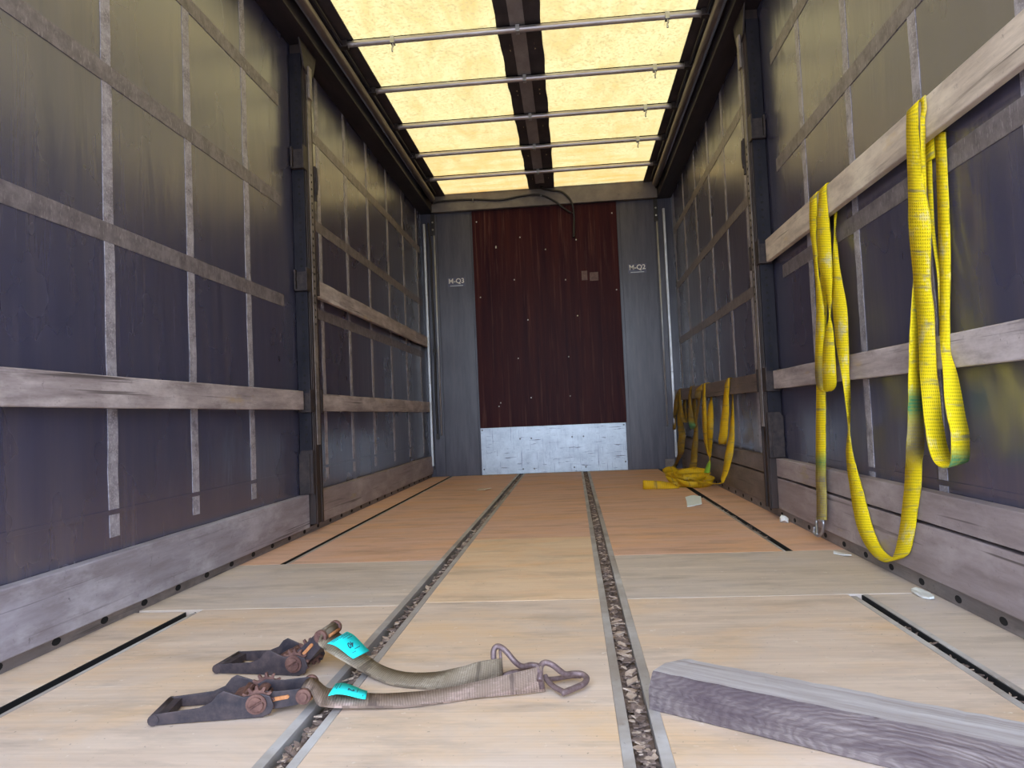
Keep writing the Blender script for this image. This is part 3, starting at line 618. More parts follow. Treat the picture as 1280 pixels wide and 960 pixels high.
plank('side_board', 1, 4.138, 7.42, .053, .219, M_BOARD_F, 'lower of two boards along the right wall beyond the post, behind the strap pile', 'board', G, .045)
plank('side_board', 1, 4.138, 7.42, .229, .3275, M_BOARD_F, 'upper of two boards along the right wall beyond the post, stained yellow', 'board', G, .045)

# ------------------------------------------------------------------ lashing straps on the right wall (edge outlines in metres)
D = json.loads('''{"near_hook":[[1.271,3.294,0.097,1.279,3.194,0.111,2],[1.271,3.276,0.205,1.279,3.176,0.217,2],[1.271,3.274,0.276,1.279,3.173,0.285,2],[1.274,3.267,0.355,1.281,3.166,0.361,1],[1.277,3.265,0.418,1.284,3.165,0.423,0],[1.28,3.253,0.525,1.286,3.153,0.526,0],[1.282,3.232,0.649,1.286,3.132,0.646,0],[1.29,3.225,0.807,1.29,3.127,0.8,0],[1.297,3.215,0.912,1.297,3.118,0.901,0],[1.316,3.21,1.087,1.316,3.124,1.073,0],[1.333,3.219,1.266,1.333,3.124,1.245,0],[1.335,3.189,1.401,1.335,3.096,1.376,0],[1.331,3.191,1.516,1.331,3.099,1.516,0.0],[1.321,3.195,1.524,1.321,3.104,1.524,0.0],[1.305,3.2,1.524,1.305,3.109,1.524,0.0],[1.296,3.204,1.516,1.296,3.115,1.516,0.0],[1.293,3.206,1.473,1.293,3.117,1.448,0],[1.293,3.214,1.429,1.293,3.13,1.406,0],[1.29,3.203,1.355,1.286,3.127,1.336,0],[1.288,3.183,1.289,1.273,3.09,1.269,0],[1.284,3.161,1.165,1.268,3.071,1.149,0],[1.279,3.151,1.045,1.273,3.055,1.03,0],[1.271,3.153,0.934,1.271,3.053,0.923,0],[1.269,3.171,0.839,1.268,3.07,0.83,0],[1.264,3.175,0.752,1.263,3.074,0.747,2],[1.263,3.165,0.7,1.263,3.083,0.697,2],[1.266,3.145,0.675,1.268,3.103,0.673,0],[1.276,3.136,0.667,1.276,3.041,0.664,0],[1.258,3.069,0.686,1.273,2.97,0.682,0],[1.249,3.044,0.746,1.268,2.945,0.739,0],[1.254,3.043,0.805,1.268,2.944,0.797,0],[1.265,3.048,0.879,1.27,2.951,0.869,0],[1.268,3.01,0.934,1.273,2.966,0.929,0],[1.268,2.981,0.97,1.279,2.993,0.971,0],[1.281,3.026,1.026,1.271,2.959,1.016,0],[1.279,3.057,1.115,1.279,2.958,1.097,0],[1.27,3.063,1.191,1.286,2.966,1.17,0],[1.27,3.07,1.271,1.29,2.974,1.247,0],[1.275,3.077,1.341,1.293,2.981,1.315,0],[1.285,3.088,1.429,1.293,2.991,1.401,0],[1.293,3.087,1.48,1.293,2.996,1.452,0],[1.296,3.081,1.516,1.296,2.997,1.516,0.0],[1.305,3.07,1.524,1.305,3.0,1.524,0.0],[1.321,3.058,1.524,1.321,3.003,1.524,0.0],[1.331,3.047,1.516,1.331,3.006,1.516,0.0],[1.335,3.041,1.423,1.335,3.007,1.413,0],[1.329,3.028,1.375,1.335,3.02,1.373,0],[1.316,2.999,1.312,1.335,3.032,1.319,0],[1.305,2.991,1.25,1.321,2.986,1.248,0],[1.295,2.986,1.174,1.305,2.938,1.163,0],[1.284,2.978,1.084,1.295,2.886,1.067,0],[1.271,2.944,0.994,1.289,2.846,0.979,0],[1.273,2.942,0.906,1.286,2.843,0.894,0],[1.268,2.922,0.84,1.284,2.841,0.832,0],[1.258,2.862,0.732,1.282,2.846,0.73,0],[1.247,2.814,0.65,1.279,2.84,0.649,0],[1.236,2.771,0.565,1.279,2.856,0.562,0],[1.314,2.982,0.502,1.284,2.885,0.506,0],[1.305,2.988,0.431,1.289,2.888,0.436,0],[1.301,2.982,0.39,1.292,2.882,0.396,0],[1.294,2.959,0.334,1.294,2.858,0.342,0],[1.286,2.922,0.274,1.294,2.822,0.284,0],[1.279,2.887,0.204,1.294,2.788,0.216,0],[1.276,2.847,0.133,1.294,2.749,0.148,0],[1.281,2.8,0.08,1.294,2.701,0.098,0],[1.283,2.737,0.051,1.294,2.639,0.073,0],[1.284,2.66,0.043,1.294,2.564,0.074,0],[1.283,2.598,0.059,1.294,2.503,0.091,0],[1.286,2.557,0.097,1.294,2.459,0.121,0],[1.289,2.514,0.185,1.294,2.415,0.202,0],[1.29,2.489,0.256,1.294,2.389,0.269,0],[1.289,2.461,0.326,1.295,2.361,0.336,0],[1.29,2.447,0.392,1.295,2.347,0.4,0],[1.218,2.269,0.47,1.295,2.324,0.464,2],[1.222,2.259,0.531,1.295,2.316,0.527,2],[1.228,2.263,0.584,1.295,2.312,0.582,1],[1.231,2.262,0.621,1.295,2.311,0.619,1],[1.236,2.267,0.665,1.295,2.31,0.664,0],[1.242,2.27,0.714,1.295,2.313,0.714,0],[1.249,2.271,0.787,1.295,2.31,0.789,0],[1.263,2.283,0.863,1.295,2.304,0.864,0],[1.276,2.283,0.962,1.297,2.306,0.964,0],[1.286,2.277,1.06,1.297,2.265,1.056,0],[1.289,2.247,1.177,1.297,2.219,1.168,0],[1.286,2.209,1.288,1.293,2.193,1.282,0],[1.278,2.18,1.352,1.293,2.188,1.353,0],[1.278,2.177,1.411,1.293,2.18,1.411,0],[1.284,2.184,1.455,1.293,2.175,1.45,0],[1.293,2.191,1.491,1.293,2.164,1.479,0],[1.296,2.2,1.516,1.296,2.172,1.516,0.0],[1.305,2.219,1.524,1.305,2.187,1.524,0.0],[1.321,2.237,1.524,1.321,2.203,1.524,0.0],[1.331,2.255,1.516,1.331,2.219,1.516,0.0],[1.335,2.264,1.454,1.335,2.227,1.439,0],[1.335,2.271,1.369,1.335,2.238,1.357,0],[1.329,2.261,1.278,1.335,2.243,1.271,0],[1.321,2.242,1.148,1.329,2.236,1.146,0],[1.316,2.228,1.079,1.327,2.229,1.078,0],[1.311,2.205,0.994,1.321,2.206,0.994,0],[1.301,2.188,0.872,1.308,2.167,0.869,0],[1.295,2.178,0.752,1.301,2.155,0.75,0],[1.286,2.16,0.658,1.29,2.125,0.656,0]],
"near_loop":[[1.333,2.286,1.343,1.333,2.215,1.343,0],[1.335,2.286,1.449,1.335,2.215,1.449,0],[1.331,2.286,1.516,1.331,2.215,1.516,0.0],[1.321,2.286,1.524,1.321,2.215,1.524,0.0],[1.305,2.286,1.524,1.305,2.215,1.524,0.0],[1.296,2.286,1.516,1.296,2.215,1.516,0.0],[1.293,2.286,1.492,1.293,2.215,1.462,0],[1.292,2.29,1.463,1.292,2.217,1.433,0],[1.29,2.293,1.38,1.29,2.21,1.349,0],[1.289,2.295,1.317,1.286,2.2,1.285,0],[1.272,2.265,1.233,1.28,2.169,1.203,0],[1.26,2.248,1.154,1.276,2.152,1.127,0],[1.265,2.258,1.089,1.276,2.16,1.065,0],[1.273,2.27,1.022,1.276,2.171,1.001,0],[1.271,2.264,0.959,1.276,2.174,0.943,0],[1.267,2.249,0.892,1.276,2.167,0.88,0],[1.263,2.241,0.825,1.277,2.173,0.817,0],[1.258,2.232,0.759,1.279,2.179,0.753,0],[1.252,2.225,0.696,1.28,2.183,0.692,0],[1.242,2.202,0.633,1.282,2.177,0.631,0],[1.231,2.175,0.567,1.284,2.181,0.565,0],[1.226,2.157,0.533,1.286,2.177,0.53,0],[1.222,2.147,0.506,1.288,2.176,0.502,0],[1.22,2.135,0.476,1.29,2.171,0.472,0],[1.218,2.112,0.446,1.292,2.157,0.445,0],[1.216,2.075,0.428,1.294,2.127,0.428,0],[1.216,2.024,0.43,1.294,2.085,0.436,1],[1.217,2.011,0.457,1.294,2.069,0.45,1],[1.218,2.006,0.491,1.294,2.064,0.486,0],[1.22,2.008,0.525,1.294,2.062,0.521,0],[1.229,2.04,0.568,1.294,2.074,0.565,0],[1.242,2.074,0.63,1.294,2.086,0.628,0],[1.258,2.104,0.689,1.295,2.103,0.687,0],[1.279,2.15,0.751,1.297,2.131,0.748,0],[1.292,2.174,0.816,1.301,2.136,0.811,0],[1.301,2.182,0.88,1.308,2.144,0.875,0],[1.312,2.192,0.968,1.318,2.148,0.959,0],[1.32,2.204,1.042,1.325,2.153,1.03,0],[1.329,2.214,1.14,1.332,2.158,1.125,0],[1.335,2.216,1.287,1.335,2.157,1.267,0],[1.335,2.211,1.347,1.335,2.154,1.326,0],[1.335,2.208,1.419,1.335,2.151,1.396,0]],
"far_a":[[1.236,7.49,0.401,1.254,7.438,0.402,0],[1.233,7.481,0.427,1.254,7.406,0.428,0],[1.245,7.49,0.511,1.258,7.42,0.511,0],[1.23,7.33,0.615,1.259,7.259,0.613,0],[1.235,7.274,0.706,1.261,7.201,0.704,0],[1.232,7.153,0.75,1.261,7.082,0.747,0],[1.264,7.14,0.803,1.264,7.068,0.803,0],[1.273,7.113,0.811,1.273,7.04,0.811,0],[1.288,7.086,0.811,1.288,7.011,0.811,0],[1.298,7.059,0.803,1.298,6.983,0.803,0],[1.288,7.045,0.678,1.301,6.969,0.676,0],[1.286,7.05,0.629,1.301,6.974,0.628,0],[1.278,6.985,0.544,1.296,6.91,0.544,0],[1.218,6.73,0.487,1.256,6.663,0.486,0],[1.225,6.91,0.547,1.259,6.84,0.546,0],[1.238,7.034,0.637,1.261,6.961,0.635,0],[1.248,7.094,0.723,1.261,7.018,0.721,0],[1.264,7.121,0.803,1.264,7.046,0.803,0],[1.273,7.175,0.811,1.273,7.102,0.811,0],[1.288,7.229,0.811,1.288,7.158,0.811,0],[1.298,7.283,0.803,1.298,7.214,0.803,0],[1.265,7.31,0.594,1.301,7.242,0.592,0],[1.239,7.18,0.495,1.283,7.117,0.494,0],[1.211,6.962,0.415,1.265,6.906,0.414,0],[1.202,6.876,0.358,1.258,6.822,0.357,0],[1.198,6.938,0.279,1.254,6.885,0.279,0],[1.202,6.988,0.2,1.252,6.929,0.201,0],[1.215,7.193,0.132,1.247,7.123,0.135,0],[1.223,7.49,0.039,1.264,7.49,0.046,0],[1.127,7.266,0.007,1.236,7.421,0.007,0]],
"far_b":[[1.169,6.171,0.097,1.231,6.125,0.099,0],[1.202,6.323,0.127,1.257,6.267,0.129,0],[1.222,6.38,0.161,1.268,6.317,0.163,0],[1.228,6.34,0.256,1.271,6.275,0.258,0],[1.24,6.316,0.34,1.273,6.246,0.341,0],[1.256,6.324,0.428,1.278,6.249,0.429,0],[1.274,6.439,0.502,1.294,6.363,0.502,0],[1.288,6.551,0.636,1.312,6.476,0.635,0],[1.309,6.547,0.805,1.309,6.472,0.805,0],[1.299,6.538,0.813,1.299,6.463,0.813,0],[1.283,6.53,0.813,1.283,6.453,0.813,0],[1.274,6.521,0.805,1.274,6.444,0.805,0],[1.262,6.517,0.764,1.271,6.44,0.761,0],[1.262,6.574,0.712,1.271,6.497,0.71,0],[1.243,6.514,0.61,1.269,6.44,0.608,0],[1.229,6.442,0.521,1.267,6.373,0.52,0],[1.222,6.362,0.472,1.265,6.296,0.472,1],[1.242,6.415,0.432,1.265,6.34,0.433,1],[1.264,6.364,0.46,1.273,6.286,0.461,0],[1.271,6.317,0.52,1.276,6.239,0.521,0],[1.27,6.228,0.591,1.275,6.15,0.591,0],[1.259,6.093,0.675,1.269,6.015,0.674,0],[1.225,6.031,0.707,1.267,5.965,0.704,0],[1.23,6.001,0.753,1.271,5.935,0.749,0],[1.233,5.97,0.77,1.271,5.902,0.766,0],[1.274,5.97,0.805,1.274,5.902,0.805,0],[1.283,5.97,0.813,1.283,5.902,0.813,0],[1.299,5.97,0.813,1.299,5.902,0.813,0],[1.309,5.97,0.805,1.309,5.902,0.805,0],[1.312,5.97,0.703,1.312,5.902,0.703,0]],
"far_c":[[1.188,5.566,0.118,1.217,5.494,0.123,3],[1.202,5.597,0.141,1.228,5.523,0.146,3],[1.237,5.684,0.176,1.249,5.606,0.181,3],[1.249,5.638,0.219,1.264,5.687,0.215,0],[1.264,5.835,0.261,1.27,5.757,0.265,0],[1.261,5.881,0.323,1.272,5.803,0.326,0],[1.259,5.899,0.387,1.274,5.822,0.389,0],[1.254,5.885,0.454,1.275,5.809,0.454,0],[1.257,5.888,0.575,1.277,5.812,0.575,0],[1.265,5.899,0.68,1.278,5.822,0.678,0],[1.275,5.898,0.763,1.278,5.819,0.76,0],[1.281,5.89,0.806,1.281,5.814,0.806,0],[1.29,5.876,0.814,1.29,5.802,0.814,0],[1.306,5.861,0.814,1.306,5.791,0.814,0],[1.316,5.846,0.806,1.316,5.78,0.806,0],[1.319,5.838,0.719,1.319,5.774,0.717,0],[1.319,5.849,0.689,1.319,5.77,0.687,0],[1.282,5.76,0.614,1.306,5.685,0.613,0],[1.255,5.68,0.531,1.29,5.61,0.53,0],[1.248,5.662,0.459,1.282,5.591,0.459,0],[1.247,5.671,0.416,1.279,5.599,0.417,0],[1.258,5.725,0.33,1.277,5.649,0.332,0],[1.272,5.771,0.251,1.274,5.692,0.256,0],[1.264,5.712,0.208,1.275,5.745,0.206,0]],
"far_d":[[1.0,5.6,0.004,1.0,5.658,0.02,0],[0.93,5.595,0.004,0.93,5.637,0.046,0],[0.86,5.595,0.004,0.86,5.61,0.062,0],[0.79,5.6,0.004,0.79,5.603,0.07,0],[0.742,5.61,0.004,0.742,5.61,0.07,0],[0.727,5.635,0.004,0.73,5.635,0.07,0],[0.742,5.66,0.004,0.742,5.66,0.07,0],[0.8,5.665,0.004,0.8,5.665,0.064,0],[0.88,5.66,0.004,0.88,5.679,0.056,0],[0.95,5.67,0.004,0.95,5.712,0.039,0],[1.036,5.659,0.004,1.028,5.637,0.051,0],[1.087,5.65,0.004,1.088,5.627,0.051,0],[1.137,5.665,0.007,1.148,5.644,0.054,0],[1.179,5.702,0.014,1.196,5.687,0.06,0],[1.204,5.754,0.023,1.226,5.747,0.069,0],[1.209,5.814,0.033,1.233,5.816,0.08,0],[1.194,5.872,0.043,1.215,5.883,0.089,0],[1.161,5.918,0.051,1.175,5.936,0.097,0],[1.115,5.945,0.056,1.121,5.967,0.103,0],[1.063,5.949,0.058,1.06,5.972,0.104,0],[1.014,5.929,0.056,1.002,5.949,0.103,0],[0.975,5.888,0.051,0.956,5.902,0.098,0],[0.953,5.834,0.044,0.931,5.839,0.091,0],[0.952,5.774,0.037,0.929,5.77,0.083,0],[1.022,5.69,0.018,1.003,5.701,0.065,0],[1.006,5.647,0.031,0.985,5.65,0.079,0],[1.009,5.601,0.033,0.988,5.596,0.08,0],[1.029,5.559,0.024,1.012,5.547,0.072,0],[1.064,5.528,0.017,1.052,5.51,0.065,0],[1.108,5.512,0.013,1.105,5.491,0.061,0],[1.156,5.513,0.012,1.16,5.492,0.06,0],[1.2,5.53,0.015,1.212,5.513,0.062,0],[1.234,5.563,0.02,1.251,5.551,0.067,0],[1.252,5.605,0.026,1.273,5.601,0.074,0],[1.253,5.651,0.034,1.274,5.654,0.081,0],[1.236,5.694,0.041,1.254,5.705,0.088,0],[1.204,5.727,0.046,1.216,5.744,0.094,0],[1.16,5.746,0.049,1.165,5.767,0.096,0],[1.113,5.749,0.048,1.11,5.77,0.096,0],[1.067,5.734,0.044,1.057,5.752,0.092,0],[1.07,5.999,0.03,1.054,6.026,0.072,0],[1.035,5.958,0.052,1.011,5.977,0.094,0],[1.014,5.903,0.06,0.985,5.912,0.102,0],[1.011,5.842,0.053,0.98,5.839,0.094,0],[1.025,5.784,0.045,0.997,5.769,0.087,0],[1.054,5.736,0.039,1.034,5.712,0.081,0],[1.095,5.707,0.036,1.085,5.677,0.078,0],[1.141,5.701,0.036,1.143,5.67,0.078,0],[1.185,5.718,0.039,1.199,5.69,0.081,0],[1.221,5.756,0.045,1.245,5.735,0.087,0],[1.244,5.809,0.054,1.273,5.799,0.096,0],[1.25,5.87,0.063,1.281,5.872,0.105,0],[1.238,5.929,0.072,1.266,5.943,0.114,0],[1.21,5.979,0.08,1.232,6.002,0.122,0],[1.171,6.01,0.086,1.182,6.04,0.127,0],[1.101,6.168,0.045,1.105,6.194,0.09,0],[1.054,6.166,0.077,1.048,6.192,0.122,0],[1.01,6.142,0.083,0.995,6.164,0.128,0],[0.978,6.099,0.075,0.955,6.113,0.12,0],[0.962,6.044,0.066,0.935,6.048,0.11,0],[0.963,5.985,0.055,0.937,5.978,0.1,0],[0.983,5.931,0.046,0.962,5.915,0.091,0],[1.018,5.891,0.039,1.005,5.868,0.083,0],[1.063,5.872,0.034,1.059,5.845,0.079,0],[1.11,5.875,0.033,1.117,5.849,0.078,0],[1.153,5.901,0.036,1.169,5.879,0.081,0],[1.184,5.945,0.041,1.207,5.932,0.086,0],[1.234,5.759,0.054,1.267,5.747,0.093,0],[1.24,5.805,0.068,1.275,5.807,0.107,0],[1.231,5.851,0.082,1.262,5.865,0.121,0],[1.208,5.888,0.087,1.231,5.914,0.126,0],[1.174,5.913,0.09,1.186,5.946,0.128,0],[1.136,5.92,0.089,1.134,5.955,0.128,0],[1.098,5.909,0.085,1.083,5.94,0.123,0],[1.066,5.881,0.078,1.041,5.905,0.116,0],[1.046,5.841,0.068,1.013,5.853,0.107,0],[1.04,5.795,0.058,1.005,5.793,0.096,0],[1.049,5.749,0.047,1.018,5.735,0.086,0],[1.072,5.712,0.038,1.049,5.686,0.077,0],[1.106,5.687,0.031,1.094,5.654,0.07,0],[1.169,4.94,0.097,1.19,5.001,0.091,0],[1.211,5.052,0.128,1.227,4.975,0.135,0],[1.229,5.051,0.184,1.253,4.976,0.189,0],[1.232,4.991,0.274,1.269,4.921,0.277,0],[1.25,4.975,0.357,1.28,4.902,0.359,0],[1.265,4.973,0.417,1.284,4.896,0.418,0],[1.281,4.988,0.498,1.291,4.91,0.499,0],[1.306,5.052,0.579,1.311,4.999,0.579,0],[1.324,5.086,0.663,1.324,5.047,0.662,0],[1.324,5.075,0.691,1.324,5.044,0.69,0],[1.321,5.069,0.807,1.321,5.032,0.807,0],[1.311,5.056,0.815,1.311,5.008,0.815,0],[1.295,5.043,0.815,1.295,4.983,0.815,0],[1.286,5.031,0.807,1.286,4.959,0.807,0],[1.268,5.024,0.775,1.283,4.947,0.771,0],[1.268,5.055,0.732,1.283,4.977,0.729,0],[1.26,5.073,0.665,1.282,4.997,0.663,0],[1.248,5.071,0.582,1.28,4.998,0.581,0],[1.236,5.097,0.498,1.277,5.03,0.497,0],[1.231,5.11,0.442,1.275,5.044,0.442,0],[1.226,5.142,0.385,1.273,5.079,0.385,0],[1.24,5.203,0.352,1.276,5.133,0.353,0],[1.25,5.223,0.371,1.286,5.152,0.372,0],[1.252,5.198,0.425,1.288,5.128,0.426,0]],
"web_front":[[-0.368,1.567,0.032,-0.353,1.479,0.032,0],[-0.356,1.589,0.02,-0.34,1.501,0.018,0],[-0.318,1.595,0.012,-0.298,1.516,0.01,0],[-0.26,1.585,0.01,-0.245,1.52,0.008,0],[-0.204,1.583,0.012,-0.185,1.526,0.006,0],[-0.14,1.579,0.018,-0.129,1.542,0.004,0],[-0.092,1.584,0.023,-0.086,1.554,0.004,0],[-0.039,1.594,0.03,-0.036,1.572,0.004,0],[0.02,1.598,0.042,0.021,1.584,0.004,0],[0.073,1.606,0.051,0.074,1.596,0.004,0],[0.113,1.617,0.057,0.119,1.609,0.004,0]],
"web_rear":[[-0.446,1.813,0.098,-0.429,1.696,0.092,0],[-0.426,1.805,0.088,-0.417,1.691,0.082,0],[-0.403,1.803,0.07,-0.407,1.705,0.066,0],[-0.342,1.777,0.036,-0.36,1.712,0.034,0],[-0.292,1.75,0.016,-0.301,1.689,0.014,0],[-0.224,1.716,0.01,-0.235,1.651,0.006,0],[-0.145,1.697,0.016,-0.155,1.632,0.004,0],[-0.08,1.648,0.045,-0.093,1.628,0.004,0],[-0.032,1.655,0.055,-0.04,1.643,0.004,0],[0.015,1.681,0.053,0.016,1.673,0.004,0]]}''')
G = 'yellow lashing straps on the right wall'
t = thing('lashing_strap', 'long yellow strap draped over the upper slat, its end hook touching the floor rail', 'strap', group=G)
ribbon('webbing', D['near_hook'], M_YEL, t)
hx, hy = 1.2766, 3.27
bm = bmesh.new(); tube(bm, [(hx, hy - .040, .100), (hx, hy - .042, .085), (hx - .004, hy - .028, .050), (hx - .012, hy + .000, .030), (hx - .020, hy + .028, .042), (hx - .018, hy + .026, .066)], .0065, 8, 0, 5)
tube(bm, [(hx, hy - .040, .100), (hx, hy + .040, .100)], .0065, 8); tube(bm, [(hx, hy + .040, .100), (hx - .002, hy + .042, .085), (hx - .008, hy + .026, .058), (hx - .014, hy + .008, .034)], .0065, 8, 0, 5)
obj('hook', bm, M_HOOKB, t)
tag(ribbon('lashing_strap', D['near_loop'], M_YEL), 'bright yellow strap looped over the upper slat closest to the camera', 'strap', G)
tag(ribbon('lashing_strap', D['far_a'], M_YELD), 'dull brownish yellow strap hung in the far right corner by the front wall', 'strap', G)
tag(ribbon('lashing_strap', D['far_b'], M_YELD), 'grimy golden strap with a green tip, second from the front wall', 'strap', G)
t = thing('lashing_strap', 'thin twisted golden strap with a green end tag, third from the front wall', 'strap', group=G)
ribbon('webbing', D['far_c'], M_YELF, t)
tag(ribbon('lashing_strap', D['far_d'], M_YELF), 'golden strap hung nearest the right post, its tail coiled on the floor', 'strap', G)

# ------------------------------------------------------------------ ratchet straps in the foreground
def V(*a): return Vector(a)
def ratchet(origin, u2, bend, lab, web, tagq, hookpts, hookbase, wm, inklines, body, steel):
    t = thing('ratchet_strap', lab, 'ratchet strap', group='ratchet straps on the floor')
    eu = V(u2[0], u2[1], 0).normalized(); ev = V(-eu.y, eu.x, 0); ew = V(0, 0, 1); eu = eu * 1.035; o = V(*origin)
    W = .098
    hp = [(.0, .003), (.010, .001), (.10, .001), (.225, .001), (.243, .008), (.250, .024), (.243, .044), (.225, .050), (.19, .046), (.150, .062), (.138, .056), (.125, .040), (.10, .030), (.01, .024), (.0, .018)]
    h = obj_ = None
    bm = bmesh.new()
    prism(bm, hp, o, eu, ew, ev, 0, .0045); prism(bm, hp, o, eu, ew, ev, W - .0045, W)
    prism(bm, [(.128, .020), (.150, .018), (.150, .022), (.128, .024)], o, eu, ew, ev, .0045, W - .0045)
    h = obj('handle', bm, steel, t, .0015)
    bm = bmesh.new(); tube(bm, [o + eu * .011 + ew * .0125 + ev * -.003, o + eu * .011 + ew * .0125 + ev * (W + .003)], .0115, 12); box(bm, (0, 0, 0), (1, 1, 1), 0, 0, Matrix.Translation(o + eu * .012 + ew * .004 + ev * .004) @ Matrix((( eu.x * .022, ev.x * (W - .008), 0, 0), (eu.y * .022, ev.y * (W - .008), 0, 0), (0, 0, .017, 0), (0, 0, 0, 1))))
    obj('grip_bar', bm, steel, h)
    g = o + eu * .215 + ew * .030
    for v0, v1 in ((.006, .013), (W - .013, W - .006)):
        bm = bmesh.new(); poly = []
        for k in range(13):
            a0 = 2 * math.pi * k / 13
            for f_, r_ in ((0, .026), (.16, .036), (.44, .035), (.62, .026)): poly.append((math.cos(a0 + f_ * 2 * math.pi / 13) * r_, math.sin(a0 + f_ * 2 * math.pi / 13) * r_))
        prism(bm, poly, g, eu, ew, ev, v0, v1); obj('gear', bm, M_RUST, t, .0008)
    bm = bmesh.new()
    for sgn in (1, -1):
        poly = [(math.cos(a) * .0145, sgn * (.0025 + math.sin(a) * .0135)) for a in [math.pi * k / 10 for k in range(11)]]
        ra = .5; poly = [(p[0] * math.cos(ra) - p[1] * math.sin(ra), p[0] * math.sin(ra) + p[1] * math.cos(ra)) for p in poly]
        prism(bm, poly, g, eu, ew, ev, -.008, W + .008)
    obj('spool', bm, M_RUST, t, .001)
    for v0 in (-.0035, W + .0005):
        bm = bmesh.new(); poly = [(math.cos(2 * math.pi * k / 20) * .021, math.sin(2 * math.pi * k / 20) * .021) for k in range(20)]; prism(bm, poly, g, eu, ew, ev, v0, v0 + .003)
        obj('washer', bm, M_RUST, t)
    bm = bmesh.new(); tube(bm, [o + eu * .178 + ew * .040 + ev * .006, o + eu * .178 + ew * .040 + ev * (W - .006)], .006, 8); prism(bm, [(.162, .030), (.192, .040), (.190, .046), (.158, .038)], o, eu, ew, ev, .016, W - .016); obj('pawl', bm, M_RUST, t, .001)
    cb, sb = math.cos(bend), math.sin(bend)
    fu = eu * cb + ew * sb; fw = ew * cb - eu * sb
    bm = bmesh.new()
    fp = [(-.018, -.018), (.02, -.021), (.075, -.018), (.098, -.013), (.108, 0), (.103, .011), (.09, .016), (.04, .016), (0, .022), (-.018, .014)]
    prism(bm, fp, g, fu, fw, ev, .0135, .0175); prism(bm, fp, g, fu, fw, ev, W - .0175, W - .0135); prism(bm, [(.03, -.021), (.07, -.018), (.07, -.0145), (.03, -.0175)], g, fu, fw, ev, .0175, W - .0175)
    fr = obj('frame', bm, steel, t, .001)
    bm = bmesh.new(); prism(bm, [(.028, -.003), (.062, -.001), (.065, .003), (.062, .007), (.028, .005)], g, fu, fw, ev, .009, .0138); obj('slide', bm, M_ORUST, fr, .001)
    ax = g + fu * .094 + fw * .001
    bm = bmesh.new(); tube(bm, [ax + ev * .014, ax + ev * (W - .014)], .007, 12); obj('axle', bm, M_RUST, fr)
    for v0, v1, va, vb in ((.002, .0135, -.003, .003), (W - .0135, W - .002, W - .003, W + .002)):
        bm = bmesh.new(); tube(bm, [ax + ev * v0, ax + ev * v1], .0165, 18); bo = obj('bolt', bm, M_RUST, fr, .002)
        bm = bmesh.new(); tube(bm, [ax + ev * va, ax + ev * vb], .0095, 18); obj('bolt_tip', bm, M_RUST, fr, .001)
    bm = bmesh.new(); tube(bm, [ax + ev * .019, ax + ev * (W - .019)], .0135, 18); obj('wound_webbing', bm, wm, t)
    # webbing leaving the bolt
    a0 = ax + ev * (W - .019) + fw * .0125; b0 = ax + ev * .019 + fw * .0125
    a1 = ax + ev * (W - .019) + fw * .008 + fu * .0125; b1 = ax + ev * .019 + fw * .008 + fu * .0125
    rows = [[*a0, *b0, 0], [*a1, *b1, 0]] + web
    wb = ribbon('webbing', rows, wm, t, .005)
    low = [[r[0], r[1], max(r[2] - .009, .0022), r[3], r[4], max(r[5] - .009, .0022), 0] for r in web[:5]]
    s0 = ax - fw * .012 + fu * .010
    bm = bmesh.new(); tube(bm, [s0 + ev * .022, s0 + ev * (W - .022)], .004, 8); obj('fold_rust', bm, M_ORUST, wb)
    # label
    q = [V(*p) for p in tagq]                              # far-left, far-right, near-right, near-left
    rws = []
    for k in range(6):
        f_ = k / 5; A = q[0].lerp(q[1], f_); B = q[3].lerp(q[2], f_); up = ew * (.010 * math.sin(f_ * math.pi) * (1 - f_) + .004)
        rws.append([*(A + up), *(B + up), 0])
    lb = ribbon('label_tag', rws, M_TEAL, wb, .0012, 2)
    def onq(a, b, h=.0):
        f_ = a; A = q[0].lerp(q[1], f_); B = q[3].lerp(q[2], f_); up = ew * (.010 * math.sin(f_ * math.pi) * (1 - f_) + .004 + .0009 + h); return A.lerp(B, b) + up
    def strip(a0_, a1_, b0_, b1_):
        bm = bmesh.new()
        vs = [bm.verts.new(onq(*p)) for p in ((a0_, b0_), (a1_, b0_), (a1_, b1_), (a0_, b1_))]; vt = [bm.verts.new(onq(*p, .0004)) for p in ((a0_, b0_), (a1_, b0_), (a1_, b1_), (a0_, b1_))]
        bm.faces.new(vs); bm.faces.new(vt)
        for k in range(4): bm.faces.new((vs[k], vs[(k + 1) % 4], vt[(k + 1) % 4], vt[k]))
        q_ = obj('printed_line', bm, M_INK, lb)
    for (a_, b0_, b1_) in inklines: strip(a_, a_ + .018, b0_, b1_)
    A = onq(.55, .5, .001); eU = (onq(.75, .5) - onq(.45, .5)).normalized(); eN = (onq(.55, .2) - onq(.55, .8)).normalized(); eZ = eU.cross(eN).normalized()
    eX = -eN; eY = eU                               # handwriting runs across the strap
    ex = eX; ey = eZ.cross(ex).normalized()
    R = Matrix(((ex.x, ey.x, eZ.x, 0), (ex.y, ey.y, eZ.y, 0), (ex.z, ey.z, eZ.z, 0), (0, 0, 0, 1)))
    text_mesh(body, .020, A, R, M_INK, lb, 'handwriting', .0003)
    # hook
    bm = bmesh.new()
    for pts, r_, sb_ in hookpts: tube(bm, [(q[0] - .010, q[1], q[2]) for q in pts], r_, 10, 0, sb_)
    obj('hook', bm, M_HOOK, t)
    return t
INK = [(.06, .08, .42), (.06, .48, .90), (.12, .10, .55), (.12, .60, .92), (.20, .10, .48), (.30, .10, .36), (.72, .20, .52), (.80, .55, .78), (.90, .62, .80)]
